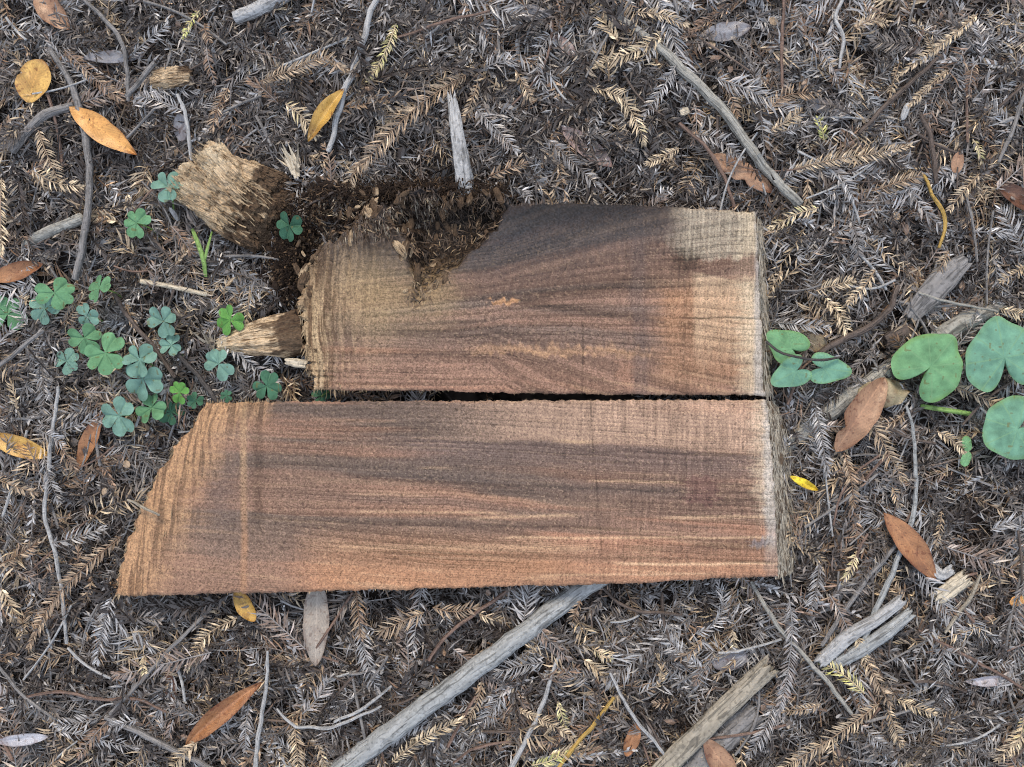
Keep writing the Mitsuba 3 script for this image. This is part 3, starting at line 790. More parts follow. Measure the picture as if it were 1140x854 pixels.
up = make_board('sawn_board', 'upper shorter reddish brown sawn board with black stain and rotten hollow', 'upper_board_wood',
                (interp([(330, 238), (345, 240), (372, 232), (400, 226), (425, 218), (455, 214), (520, 214), (563, 226), (570, 228), (640, 226), (740, 230), (842, 236)]),
                 interp([(330, 430), (350, 433), (372, 434), (500, 436), (700, 439.5), (852, 440)]),
                 interp([(214, 440), (222, 420), (235, 398), (250, 374), (262, 353), (270, 346), (310, 337), (345, 331), (375, 334), (405, 343), (440, 352)]),
                 interp([(214, 842), (236, 843), (300, 846), (380, 849), (440, 852)]), 216, 438, 470, 210, 1, dz_up),
                [((0, 1), (0.985, 1), (0, -1, 0), 2.4, 620, 13), ((0, 0.3), (0.98, 1), (0.1, -1, 0), 4.0, 90, 14), ((0, 0.012), (0.2, 1), (-0.3, -1, 0.0), 9, 150, 14), ((0, 0.08), (0.1, 1), (0.05, -1, 0.04), 14, 170, 14), ((0.05, 0.45), (0, 0.03), (0, 1, 0), 6, 200, 3),
                 ((0.0, 0.2), (0.02, 0.22), (0.2, -1, 0.5), 8, 420, 3), ((0.02, 0.2), (0.02, 0.2), (0.2, -1, 0.4), 8, 160, 5), ((0.45, 1), (0, 0.01), (0, 1, 0), 3, 160, 3), ((0.995, 1), (0, 1), (0.3, 0.9, 0), 5, 90, 1)])
low = make_board('sawn_board', 'lower longer orange brown sawn board with slanting fibrous left end', 'lower_board_wood',
                 (interp([(128, 449), (225, 449), (300, 447.5), (380, 447), (600, 446), (870, 445)]),
                  interp([(125, 664), (300, 661), (500, 655), (700, 650), (870, 641)]),
                  interp([(449, 226), (480, 203), (530, 169), (570, 149), (600, 139), (640, 127), (664, 119)]),
                  interp([(446, 853), (480, 858), (560, 863), (640, 867)]), 447, 655, 560, 165, 2, dz_low),
                 [((0, 1), (0.985, 1), (0, -1, 0), 2.6, 700, 13), ((0, 0.45), (0.98, 1), (-0.1, -1, 0), 3.6, 170, 14), ((0, 0.01), (0, 1), (-0.5, -0.85, 0.0), 10, 340, 14), ((0, 0.09), (0, 0.95), (-0.15, -1, 0.04), 13, 260, 14), ((0, 1), (0, 0.012), (0, 1, 0), 1.6, 240, 13),
                  ((0.0, 0.12), (0, 0.06), (0.0, 1, 0.02), 6, 90, 14)])


def bark(t, ys, x_in, x_out, seed, label):
    """Stringy bark falling away from the board's right end to the litter."""
    nv, nw = 150, 30
    V, W = np.meshgrid(np.linspace(0, 1, nv), np.linspace(0, 1, nw), indexing='ij')
    Y = ys[0] + V * (ys[1] - ys[0])
    wid = (x_out(Y) - x_in(Y)) * (1 + 0.35 * (meshkit.fbm(np.stack([Y / 9, Y * 0, Y * 0], -1), 3, seed) - 0.5))
    X = x_in(Y) - 5 + W * (wid + 5)
    Z = ZT - 0.0036 - 0.043 * W**1.4 + 0.010 * (meshkit.fbm(np.stack([W * 7, Y / 40, Y * 0], -1), 3, seed + 3) - 0.5) * np.minimum(W * 6, 1)
    X = X + 3 * (meshkit.fbm(np.stack([W * 4, Y / 18, Y * 0], -1), 2, seed + 6) - 0.5)
    K = S * (CZ - Z) / D
    v = np.stack([(X - 570) * K, (427 - Y) * S, Z], -1).reshape(-1, 3)
    put(t + '__bark_edge', (v, grid_faces(nv, nw), np.stack([W, Y / 10], -1).reshape(-1, 2)), 'stringy_bark', label=label)
    n = 110
    yy = rb.uniform(ys[0], ys[1], n); w = rb.random(n) ** 0.7
    xx = x_in(yy) + w * (x_out(yy) - x_in(yy))
    zz = ZT - 0.041 * w**1.4 + 0.001
    base = np.stack([(xx - 570) * S * (CZ - zz) / D, (427 - yy) * S, zz], 1)
    m = fibres(base, np.tile([0.12, -1.0, 0.02], (n, 1)), rb.uniform(6, 26, n) * S, rb.uniform(0.7, 1.8, n) * S, 5, rb, lift=0.0)
    put(t + '__bark_fibres', m, 'stick_wood', smooth=False, kind='stuff')


bark(up, (237, 442), interp([(214, 842), (236, 843), (300, 846), (380, 849), (440, 852)]), interp([(237, 848), (300, 853), (380, 857), (442, 862)]), 51, 'thin dark bark edge')
bark(low, (447, 646), interp([(446, 853), (480, 858), (560, 863), (640, 867)]), interp([(447, 868), (480, 880), (520, 884), (600, 886), (646, 888)]), 52, 'stringy grey bark edge')

# ------------------------------------------------------------------ the litter under everything: needles, stems and crumbs nobody could count
def spray(c, tone, nl, gap, wid, rnd, ang=52, fold=8, jitter=9, keep=0.93, segs=2, stem_tone=None, stem_r=0.0007):
    L = np.linalg.norm(np.diff(c, axis=0), axis=1).sum()
    return stem(c, stem_r, tone - 0.08 if stem_tone is None else stem_tone), needles_on(c, tone, nl, L / gap, (-1, 1), wid, ang, fold, rnd, jitter, keep, segs)


def dead_tone(rnd):
    r = rnd.random()
    if r < 0.27: return rnd.uniform(0.06, 0.20)
    if r < 0.58: return rnd.uniform(0.22, 0.36)
    if r < 0.80: return rnd.uniform(0.36, 0.47)
    if r < 0.90: return rnd.uniform(0.54, 0.66)
    return rnd.uniform(0.66, 0.84)


def spray_line(x, y, z, a, L, rnd, bend=0.35, tilt=0.12, n=9):
    s = np.linspace(-0.5, 0.5, n)
    th = a + bend * rnd.normal() * s * 1.3
    p = np.stack([np.cumsum(np.cos(th)), np.sin(th).cumsum(), s * 0], 1) * (L / (n - 1))
    p -= p.mean(0)
    p[:, 2] = s * L * rnd.normal(0, tilt) - 0.12 * L * (s * 2) ** 2 * rnd.random()
    return p + [x, y, z]


def cluster(seed, R=0.10, ns=50, nn=210, nt=34, segs=2):
    rnd = np.random.default_rng(seed)
    ms = []
    for _ in range(ns):
        r, a = R * math.sqrt(rnd.random()), rnd.uniform(0, 2 * np.pi)
        zz = rnd.uniform(0.001, 0.029)
        c = spray_line(r * math.cos(a), r * math.sin(a), zz, rnd.uniform(0, 2 * np.pi), math.exp(rnd.uniform(math.log(0.02), math.log(0.125))), rnd, bend=rnd.uniform(0.1, 0.8))
        ms += spray(c, dead_tone(rnd) * (0.6 if zz < 0.011 else 1.0), rnd.uniform(0.008, 0.021), rnd.uniform(0.0025, 0.0044), rnd.uniform(0.0011, 0.0024), rnd, ang=rnd.uniform(40, 60), fold=rnd.uniform(-5, 40), jitter=11, keep=rnd.uniform(0.35, 0.97), segs=segs)  # low sprays darker: decayed litter, with the shade of gaps put in too
    # loose needles
    r, a = R * np.sqrt(rnd.random(nn)), rnd.uniform(0, 2 * np.pi, nn)
    b = np.stack([r * np.cos(a), r * np.sin(a), rnd.uniform(0.001, 0.019, nn)], 1)
    th = rnd.uniform(0, 2 * np.pi, nn)
    v, f, u = fibres(b, np.stack([np.cos(th), np.sin(th), rnd.normal(0, 0.25, nn)], 1), rnd.uniform(0.009, 0.02, nn), rnd.uniform(0.0012, 0.002, nn), 0, rnd, lift=0.0)
    tn = np.repeat(np.array([dead_tone(rnd) for _ in range(nn)]), 5)
    ms.append((v, f, np.stack([tn, np.repeat(rnd.uniform(0.7, 1.3, nn), 5)], 1)))
    for _ in range(nt):
        r, a = R * math.sqrt(rnd.random()), rnd.uniform(0, 2 * np.pi)
        c = spray_line(r * math.cos(a), r * math.sin(a), rnd.uniform(0.003, 0.018), rnd.uniform(0, 2 * np.pi), rnd.uniform(0.03, 0.13), rnd, bend=0.3, n=7)
        ms.append(stem(c, rnd.uniform(0.0005, 0.0014), rnd.choice([0.12, 0.22, 0.3, 0.38, 0.45, 0.46, 0.56]), 5))
    for _ in range(10):                                     # scraps of broken leaf and bark
        r, a = R * math.sqrt(rnd.random()), rnd.uniform(0, 2 * np.pi)
        k, L = 9, math.exp(rnd.uniform(math.log(0.004), math.log(0.016)))
        ang = np.linspace(0, 2 * np.pi, k, endpoint=False)
        rr = L / 2 * rnd.uniform(0.6, 1.1, k)
        x, y = rr * np.cos(ang), rr * np.sin(ang) * rnd.uniform(0.3, 0.8)
        z = rnd.normal(0, 0.3) * x + rnd.normal(0, 0.3) * y + rnd.normal(0, 0.0006, k)
        t0 = rnd.uniform(0, 6.3)
        v = np.stack([x * np.cos(t0) - y * np.sin(t0), x * np.sin(t0) + y * np.cos(t0), z], 1) + [r * math.cos(a), r * math.sin(a), rnd.uniform(0.004, 0.028)]
        v = np.vstack([v, v.mean(0) + [0, 0, 0.0008]])
        f = np.stack([np.arange(k), (np.arange(k) + 1) % k, np.full(k, k)], 1)
        ms.append((v, f, np.tile([rnd.choice([0.12, 0.25, 0.3, 0.36, 0.42, 0.58, 0.62, 0.72]), rnd.uniform(0.6, 1.2)], (k + 1, 1))))
    return join(ms)


NCL = 9
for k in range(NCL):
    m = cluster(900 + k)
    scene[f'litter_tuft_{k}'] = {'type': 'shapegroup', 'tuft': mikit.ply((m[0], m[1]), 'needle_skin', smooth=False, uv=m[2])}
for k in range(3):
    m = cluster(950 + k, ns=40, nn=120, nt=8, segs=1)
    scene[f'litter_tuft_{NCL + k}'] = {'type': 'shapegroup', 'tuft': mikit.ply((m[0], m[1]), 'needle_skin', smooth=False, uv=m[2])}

UPPER = [(330, 225), (565, 214), (860, 228), (862, 442), (330, 444)]
MIDDLE = [(345, 300), (850, 300), (850, 600), (345, 600)]
LOWER = [(228, 440), (888, 440), (890, 650), (120, 670)]


def under_board(px, py, m):
    a = np.array([px], float), np.array([py], float)
    return max(seg_dist(*a, UPPER)[0], seg_dist(*a, LOWER)[0], seg_dist(*a, MIDDLE)[0]) > m


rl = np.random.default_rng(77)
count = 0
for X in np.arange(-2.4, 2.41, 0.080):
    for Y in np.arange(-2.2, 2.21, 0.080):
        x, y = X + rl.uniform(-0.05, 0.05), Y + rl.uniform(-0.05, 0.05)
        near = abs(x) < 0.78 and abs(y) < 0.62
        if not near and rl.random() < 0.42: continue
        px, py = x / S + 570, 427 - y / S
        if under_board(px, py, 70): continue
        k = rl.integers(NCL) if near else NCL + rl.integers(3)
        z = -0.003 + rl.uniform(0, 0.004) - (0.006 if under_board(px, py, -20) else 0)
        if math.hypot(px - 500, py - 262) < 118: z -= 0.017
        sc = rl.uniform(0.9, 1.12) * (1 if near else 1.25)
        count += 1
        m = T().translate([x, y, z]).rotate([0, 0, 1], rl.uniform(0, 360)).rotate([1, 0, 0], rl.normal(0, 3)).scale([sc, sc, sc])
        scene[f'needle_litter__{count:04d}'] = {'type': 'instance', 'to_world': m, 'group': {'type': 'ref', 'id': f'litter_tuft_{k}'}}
labels['needle_litter'] = {'label': 'deep bed of grey brown redwood needles and shredded stems covering the ground', 'category': 'leaf litter', 'kind': 'stuff'}

# ------------------------------------------------------------------ sticks, twigs and broken wood: points are (px, py, height in mm)
def line3(pts, z0=27):
    return np.array([P(p[0], p[1], (p[2] if len(p) > 2 else z0) / 1000.0 + 0.006) for p in pts])


def stick(name, label, cat, pts, r, pal, group=None, **k):
    t = thing(name, label, cat, group)
    put(t, tube(line3(pts), np.array(r) * S, pal, seed=abs(hash_(label)) % 997, **k), 'stick_wood')
    return t


def hash_(s):
    h = 7
    for ch in s: h = (h * 131 + ord(ch)) % 1000003
    return h


stick('fallen_stick', 'pale grey green fallen stick slanting down to the upper board from the top', 'stick', [(690, 18, 20), (738, 58, 24), (798, 115, 26), (845, 178, 26), (890, 228, 24)], [3.2, 5.6, 5.8, 5.6, 5.6], 0, sides=12, rough=0.14, wob=0.003)
stick('fallen_stick', 'thick bluish grey stick running from the bottom edge under the lower board', 'stick', [(330, 900, 20), (385, 853, 22), (470, 788, 25), (560, 722, 24), (640, 662, 16), (690, 630, 8)], [12, 12, 12, 11.5, 11.5, 11], 11, sides=14, rough=0.10, n=50, ridges=0.05, wob=0.003)
stick('fallen_stick', 'grey tan stick partly hidden beneath the large round green leaves at the right', 'stick', [(868, 500, 4), (905, 472, 11), (960, 432, 18), (1010, 398, 10), (1060, 366, 16), (1110, 340, 6)], [9, 10, 10, 9.5, 11, 9], 0, sides=12, rough=0.2, ridges=0.12, n=40, wob=0.003)
stick('fallen_stick', 'curved grey stick left of the long orange leaf', 'stick', [(14, 168, 14), (32, 145, 22), (52, 127, 25), (82, 118, 23)], [5, 5.2, 5.5, 4.5], 1, sides=10, rough=0.15)
stick('fallen_stick', 'pale grey stick lying left of the three part leaf beside the rotten chunk', 'stick', [(28, 272, 14), (50, 260, 20), (92, 243, 23)], [5.5, 6.5, 6.5], 0, sides=10, rough=0.15)
stick('fallen_stick', 'thick whitish stick cut off by the top edge left of the middle', 'stick', [(262, 20, 20), (292, 8, 24), (330, -14, 24)], [7.5, 8.5, 9], 2, sides=12, rough=0.1)
stick('fallen_stick', 'short cream coloured straw stick pointing at the small wood piece', 'stick', [(157, 313, 23), (190, 319, 25), (230, 328, 24)], [3.0, 2.8, 2.6], 4, sides=8, rough=0.08)
stick('fallen_stick', 'silvery lichen spotted stick crossing the top edge near the middle', 'stick', [(422, -6, 26), (404, 42, 25), (382, 108, 27), (366, 168, 24)], [3.2, 3.6, 3.6, 3], 2, sides=9, rough=0.3, wob=0.005)

TW = [('short pale twig resting on the slanting left edge of the lower board', [(143, 556, 52), (158, 564, 58), (178, 574, 58)], [1.4, 1.8, 1.3], 5),
    # label, points, radius, colour
    ('knobbly grey twig running down past the tip of the long orange leaf', [(56, 55), (74, 84), (88, 120, 26), (99, 178, 26), (97, 242, 28), (84, 312, 24)], [2.6, 3.8, 4.4, 4, 4.2, 4], 1),
    ('long thin whitish twig winding down the left side', [(66, 430), (56, 505), (50, 570, 26), (62, 620), (68, 655, 27), (75, 716)], [1.8, 2.2, 2.2, 2.4, 2.2, 1.8], 2),
    ('grey twig in the top left corner pointing down between leaves', [(88, -5), (112, 16), (135, 45), (142, 78), (142, 112)], [2.0, 2.6, 2.6, 2.4, 2], 1),
    ('short straight grey twig right of the long orange leaf', [(142, 108), (155, 90), (171, 70)], [3, 3.2, 3], 1),
    ('whitish twig above the rotten chunk', [(198, 104), (208, 135), (213, 178)], [2, 2.3, 2], 2),
    ('whitish upright twig at the lower left beside the curled orange leaf', [(298, 725), (294, 780, 26), (283, 858)], [1.6, 2.6, 3], 2),
    ('thin silvery twig curving right from the curled orange leaf', [(308, 790), (322, 804), (334, 810, 26), (370, 809), (425, 786)], [1.2, 1.8, 2, 1.8, 1.4], 2),
    ('grey twig with a pale cut end at the lower left', [(117, 797, 26), (150, 813), (197, 837), (238, 858)], [3.6, 3.4, 3.2, 3], 1),
    ('straight grey twig slanting below the left half of the lower board', [(242, 668, 16), (215, 698), (180, 733, 27), (122, 794)], [2.2, 2.4, 2.6, 2.2], 1),
    ('thin reddish twig arching across the lower left corner', [(30, 775), (70, 771), (110, 778, 27), (150, 777), (185, 792)], [1.4, 1.8, 1.9, 1.7, 1.2], 8),
    ('silvery twig below the right end of the thick bluish stick', [(621, 730), (610, 765, 26), (598, 800), (566, 860)], [1.8, 2.6, 2.8, 3], 2),
    ('whitish twig slanting to the left end of the splintered stake', [(679, 748), (692, 775, 26), (712, 806), (750, 852)], [1.6, 2, 2.2, 2], 2),
    ('thin pale twig left of the thick bluish stick', [(372, 803), (400, 791, 26), (418, 779), (436, 764)], [1.8, 2, 1.9, 1.2], 2),
    ('brown twig rising to the middle of the lower board edge', [(476, 736), (490, 716), (513, 693, 26), (570, 655, 18)], [2, 2.2, 2.2, 2], 8),
    ('bluish grey twig hanging past the tip of the brown lance leaf', [(1010, 452), (1017, 488, 26), (1019, 560, 26), (1003, 612, 27), (981, 665, 28), (962, 712)], [1.6, 2.2, 2.4, 3, 3.2, 3], 11),
    ('grey twig just left of the one beneath the brown lance leaf', [(998, 607, 26), (978, 630), (958, 655, 27), (932, 692), (915, 720)], [2, 2.6, 2.8, 2.6, 2.2], 1),
    ('pale twig running down from the lower right corner of the lower board', [(836, 648, 18), (852, 676), (873, 706, 26), (910, 746), (948, 796)], [2, 2.5, 2.6, 2.8, 2.2], 0),
    ('very thin twig crossing above the splintered stake end', [(799, 727), (835, 722, 26), (869, 711)], [1.3, 1.5, 1.3], 2),
    ('mauve brown twig hanging straight from the top edge on the right', [(873, -5), (871, 40, 26), (870, 98)], [1.8, 2, 1.6], 8),
    ('curly silvery twig at the top edge on the right', [(938, -4), (931, 22, 26), (939, 42), (934, 76)], [2, 2.2, 2.2, 1.6], 2),
    ('grey twig sloping at the right edge near the top', [(1142, 100), (1130, 138, 26), (1112, 180)], [2, 2.2, 2], 1),
    ('dark twig right of the long gold tan spray', [(1026, 128), (1037, 160, 26), (1043, 204)], [2.4, 2.8, 2.4], 3),
    ('long dark grey twig rising to the right below the pair of tan sprays', [(955, 149), (983, 120), (1013, 93, 27), (1048, 62)], [2.4, 2.8, 2.8, 2], 3),
    ('thin brown twig passing left of the broken brown leaf', [(757, 138), (778, 155), (794, 174, 27), (808, 200), (818, 232)], [2, 2.2, 2.4, 2, 1.8], 8),
    ('black and white flecked twig ending at the corner of the lower board', [(196, 394, 27), (216, 412), (232, 432, 30), (242, 450, 34)], [2.4, 3, 3, 2.6], 7),
    ('brown twig slanting through the three part leaves', [(126, 328), (152, 364), (176, 392, 27), (194, 420)], [2.4, 2.8, 2.8, 2.2], 3),
    ('dark grey twig at the left edge beside the three part leaves', [(-4, 410), (20, 390, 26), (48, 368)], [2.4, 2.6, 2], 1),
    ('thin pale twig right of the tan spray cluster at the right', [(1024, 327), (1060, 336, 28), (1112, 346)], [1.3, 1.6, 1.2], 0),
    ('dark brown bent twig from the small heart leaves rising to the right', [(905, 398), (935, 380), (965, 364, 26), (990, 346), (1000, 318)], [3, 4, 4.2, 3.6, 2.6], 3),
    ('yellow twig slanting between thick stick and splintered stake', [(684, 775), (668, 797, 27), (647, 822), (620, 858)], [2, 2.2, 2.4, 2], 9),
    ('thin orange twig hanging beside the forked orange spray on the right', [(1029, 196), (1042, 222, 28), (1053, 248), (1045, 276)], [1.8, 2.2, 2.2, 1.6], 9),
    ('dark twig along the top left of the upper board', [(338, 232), (352, 222, 24), (372, 214)], [1.5, 1.8, 1.4], 3),
    ('thin grey twig lying left of the olive spray', [(443, 42), (490, 26, 27), (545, 12)], [1.4, 1.8, 1.4], 8),
    ('reddish thin twig at the lower middle', [(505, 850), (530, 833, 26), (568, 825)], [1.4, 1.8, 1.4], 8),
    ('thin grey twig left of the yellow round leaf', [(6, 20), (18, 34, 26), (30, 44)], [1.6, 1.8, 1.4], 2),
    ('grey forked looking twig in the lower left corner', [(-4, 738), (14, 762, 26), (46, 790), (62, 800)], [1.6, 2.0, 2.0, 1.4], 1),
    ('reddish twig bending along the right edge low down', [(1022, 700), (1056, 720, 26), (1096, 742), (1142, 768)], [1.6, 2, 1.8, 1.6], 8),
    ('tan twig curving beneath the broken white wood', [(1092, 640), (1078, 668, 27), (1062, 690), (1052, 704)], [1.6, 2.4, 2.2, 1.6], 5),
    ('curved twig arching right of the thick stick end below the lower board', [(672, 655, 14), (690, 672, 22), (720, 682), (760, 684)], [1.6, 2, 2, 1.6], 3),
    ('grey twig at the right edge below the small heart leaf', [(1088, 452), (1108, 470, 26), (1120, 500)], [1.4, 1.8, 1.4], 2),
]
for lab, pts, r, pal in TW:
    stick('twig', lab, 'twig', pts, r, pal, sides=7, rough=0.25, wob=0.003)
stick('plant_stalk', 'fresh green stalk lying under the large round leaves', 'stalk', [(1025, 452, 22), (1050, 456, 26), (1082, 461, 24)], [2.6, 2.8, 2.8], 10, sides=8, rough=0.05)
stick('grass_blade', 'yellow green blade of grass below the rotten chunk', 'grass', [(214, 255, 22), (222, 275, 28), (227, 292, 27), (229, 308, 20)], [1.8, 2.8, 2.8, 2], 10, sides=6, rough=0.05, flat=0.4)
stick('grass_blade', 'second green blade of grass crossing the first below the rotten chunk', 'grass', [(236, 258, 22), (230, 280, 30), (226, 300, 20)], [1.0, 1.8, 1.2], 10, sides=6, rough=0.05, flat=0.4)

# split and broken wood
stick('split_stake', 'tan grey splintered wooden stake with dark grain at the bottom right', 'stake', [(700, 900, 22), (738, 858, 26), (800, 796, 32), (856, 742, 34)], [12.5, 12, 11.5, 11], 5, sides=26, rough=0.10, ridges=0.24, flat=0.7, n=60, ragged=0.012)
stick('split_stake', 'dull grey stick lying under the splintered wooden stake', 'stake', [(752, 880, 14), (790, 838, 18), (842, 792, 18)], [16, 15.5, 13], 1, sides=20, rough=0.12, ridges=0.15, flat=0.6, n=40, ragged=0.006)
t = thing('split_stake', 'silvery grey split stick with two prongs at the right below the brown lance leaf', 'stake')
put(t + '__prong', tube(line3([(912, 738, 22), (945, 708, 28), (975, 690, 31), (1004, 668, 33)], 22), np.array([7, 8.5, 7.5, 6.5]) * S, 2, sides=20, ridges=0.22, flat=0.7, n=40, ragged=0.008, seed=31), 'stick_wood')
put(t + '__prong_001', tube(line3([(925, 742, 20), (960, 722, 28), (988, 703, 31), (1014, 682, 31)], 22), np.array([6, 8, 7.5, 6.5]) * S, 11, sides=20, ridges=0.22, flat=0.7, n=40, ragged=0.006, seed=32), 'stick_wood')
stick('wood_splinter', 'grey weathered wedge shaped splinter standing above the rotten hollow', 'splinter', [(504, 110, 28), (509, 150, 29), (515, 190, 26), (519, 219, 20)], [4.5, 7.5, 9.5, 9.5], 2, sides=26, rough=0.2, ridges=0.5, flat=0.55, n=54, ragged=0.024)
stick('wood_splinter', 'small cream splinter sticking out beside the small wood piece at the upper board', 'splinter', [(318, 402, 34), (328, 404, 35), (342, 406, 34)], [4, 5.5, 5], 4, sides=14, ridges=0.25, flat=0.6, n=16, ragged=0.002)
stick('bark_piece', 'dark grey flat piece of bark right of the tan spray cluster', 'bark', [(1012, 354, 20), (1035, 328, 24), (1058, 304, 25), (1076, 290, 22)], [9, 15, 15, 9], 1, sides=22, ridges=0.18, flat=0.32, n=36, ragged=0.004)
stick('bark_piece', 'dark bark scrap below the dark grey flat bark piece', 'bark', [(985, 380, 18), (1002, 372, 20), (1018, 366, 18)], [7, 9, 7], 3, sides=16, ridges=0.2, flat=0.35, n=20, ragged=0.003)


def piece(name, label, cat, px, py, z, rx, ry, rz, deg, mat='rotten_wood', pal=0, **k):
    t = thing(name, label, cat)
    put(t, blob(P(px, py, (z + 4) / 1000), np.array([rx, ry, rz]) * S, math.radians(deg), pal, **k), mat)
    return t


t = thing('rotten_chunk', 'crumbling golden brown chunk of rotten wood at the upper left of the boards', 'wood')
slabs = []
for n_, (du, dw, dz_, rx, ry, rz, da) in enumerate([(-8, 0, 0, 48, 34, 26, 0), (-20, -18, 8, 42, 17, 16, 9), (-24, 14, 16, 36, 18, 15, -9), (-2, 30, 6, 36, 18, 17, 10), (-34, 28, 0, 26, 13, 15, -14), (12, -24, -2, 40, 14, 17, 2), (30, 8, 2, 26, 26, 18, -20), (38, 26, -4, 26, 17, 15, 30), (46, -6, -10, 22, 22, 12, 50), (12, 44, -6, 30, 12, 13, 16), (-46, -4, 4, 20, 14, 15, 12)]):
    an = math.radians(-38)
    cc = P(259 + du * math.cos(an) - dw * math.sin(an), 224 - du * math.sin(an) - dw * math.cos(an), 0.024 + dz_ * S)
    m = blob(cc, np.array([rx, ry, rz]) * S, an + math.radians(da), 0, sub=6, amp=0.42, fibre=0.05, seed=11 + n_, freq=110, boxy=0.45, block=0.10)
    slabs.append((m[0], m[1], m[2] + [0, du * 0.09]))
put(t + '__fibrous_wood', join(slabs), 'rotten_wood')
rc = np.random.default_rng(8)
ax = np.array([math.cos(math.radians(-38)), math.sin(math.radians(-38)), 0]); ay = np.array([-ax[1], ax[0], 0])
n = 170
u_, w_ = rc.uniform(-1, 0.75, n), rc.uniform(-0.9, 0.9, n)
base = P(262, 226, 0.028) + (u_ * 60 * S)[:, None] * ax + (w_ * 38 * S)[:, None] * ay
base[:, 2] = 0.030 + 30 * S * np.sqrt(np.maximum(1 - 0.75 * w_**2 - 0.6 * u_**4, 0)) - 0.001
f1 = fibres(base, np.tile(-ax + [0, 0, 0.12], (n, 1)), rc.uniform(6, 16, n) * S, rc.uniform(0.8, 2.2, n) * S, 14, rc, lift=0.05)
n = 60
w_ = rc.uniform(-1, 1, n); hh = rc.uniform(-0.4, 0.8, n)
base = P(262, 226, 0.028) - 58 * S * ax + (w_ * 38 * S)[:, None] * ay; base[:, 2] += hh * 30 * S
f2 = fibres(base, np.tile(-ax + [0, 0, 0.1], (n, 1)), rc.uniform(5, 13, n) * S, rc.uniform(0.8, 2.2, n) * S, 14, rc, lift=0.0)
put(t + '__loose_fibres', join([f1, f2]), 'stick_wood', smooth=False, kind='stuff')
t = thing('rotten_chunk', 'small brown fibrous wood piece touching the left end of the upper board', 'wood')
m = tube(line3([(243, 385, 22), (268, 380, 24), (300, 376, 24), (340, 370, 22)]), np.array([7, 17, 23, 25]) * S, 0, sides=64, n=90, rough=0.14, ridges=0.30, flat=0.75, ragged=0.008, seed=21)
put(t, (m[0], m[1], m[2] - [0, 4.6]), 'rotten_wood')
piece('wood_chip', 'tan fibrous wood chip right of the long orange leaf', 'wood chip', 192, 86, 25, 24, 12, 8, 8, sub=5, fibre=0.08, seed=3, block=0.12)
stick('wood_chip', 'broken pale wood chip with crumbly end right of the brown lance leaf', 'wood chip', [(1043, 668, 26), (1058, 656, 28), (1076, 642, 27)], [9, 9.5, 8.5], 4, sides=24, rough=0.2, ridges=0.35, flat=0.5, n=30, ragged=0.007)
stick('wood_chip', 'whitish crumbly scrap above the broken pale wood chip', 'wood chip', [(1036, 630, 24), (1048, 640, 27), (1060, 634, 26)], [5, 7, 5], 2, sides=18, rough=0.35, ridges=0.4, flat=0.5, n=18, ragged=0.004)
piece('lichen_flake', 'small white lichen flake at the lower end of a tan spray near the top right', 'lichen', 1008, 124, 27, 10, 4, 2, 70, 'stick_wood', 2, sub=4, fibre=0.1, seed=5)
piece('lichen_flake', 'small pale speck of lichen left of the long fallen stick near the top', 'lichen', 762, 124, 26, 6, 5, 2, 20, 'stick_wood', 4, sub=4, fibre=0.1, seed=6)
t = thing('straw_shred', 'pale straw coloured shredded wood above the right of the rotten chunk', 'wood chip')
n = 16
base = np.tile(P(331, 192, 0.026), (n, 1)) + rc.normal(0, 0.003, (n, 3)) * [1, 1, 0.3]
a_ = np.radians(rc.normal(112, 14, n))
put(t, fibres(base, np.stack([np.cos(a_), np.sin(a_), rc.uniform(0, 0.25, n)], 1), rc.uniform(20, 36, n) * S, rc.uniform(2.5, 5, n) * S, 4, rc), 'stick_wood', smooth=False)
t = thing('straw_shred', 'small tan splintered shred left of the small wood piece', 'wood chip')
n = 9
base = np.tile(P(236, 388, 0.026), (n, 1)) + rc.normal(0, 0.002, (n, 3)) * [1, 1, 0.3]
a_ = np.radians(rc.normal(110, 12, n))
put(t, fibres(base, np.stack([np.cos(a_), np.sin(a_), rc.uniform(0, 0.25, n)], 1), rc.uniform(18, 26, n) * S, rc.uniform(2.5, 4.5, n) * S, 5, rc), 'stick_wood', smooth=False)

# dark crumbs of rotted wood between the chunk and the board: beyond counting
rk = np.random.default_rng(15)
n = 5200
cx = np.concatenate([rk.normal(324, 12, 2600), rk.normal(470, 50, 1700), rk.normal(372, 30, 900)])
cy = np.concatenate([rk.normal(280, 27, 2600), rk.normal(212, 8, 1700), rk.normal(236, 10, 900)])
cz = 0.016 + 0.020 * rk.random(n) * np.exp(-((cx - 330) / 30) ** 2) + 0.014 * rk.random(n)
ctr = np.array([P(a, b, c) for a, b, c in zip(cx, cy, cz)])
tet = np.array([[1, 1, 1], [1, -1, -1], [-1, 1, -1], [-1, -1, 1]], float)
siz = rk.uniform(0.0004, 0.0015, n)[:, None, None]
v = ctr[:, None] + siz * (tet[None] * rk.uniform(0.3, 1.2, (n, 1, 3)) + rk.normal(0, 0.35, (n, 4, 3)))
f = (np.array([[0, 1, 2], [0, 3, 1], [0, 2, 3], [1, 3, 2]])[None] + (np.arange(n) * 4)[:, None, None]).reshape(-1, 3)
tone = np.repeat(np.clip(rk.normal(0.25, 0.25, n), 0, 1), 4)
cm = (v.reshape(-1, 3), f, np.stack([tone, tone], 1))
gm = P(326, 285, 0.010)
lumps = []
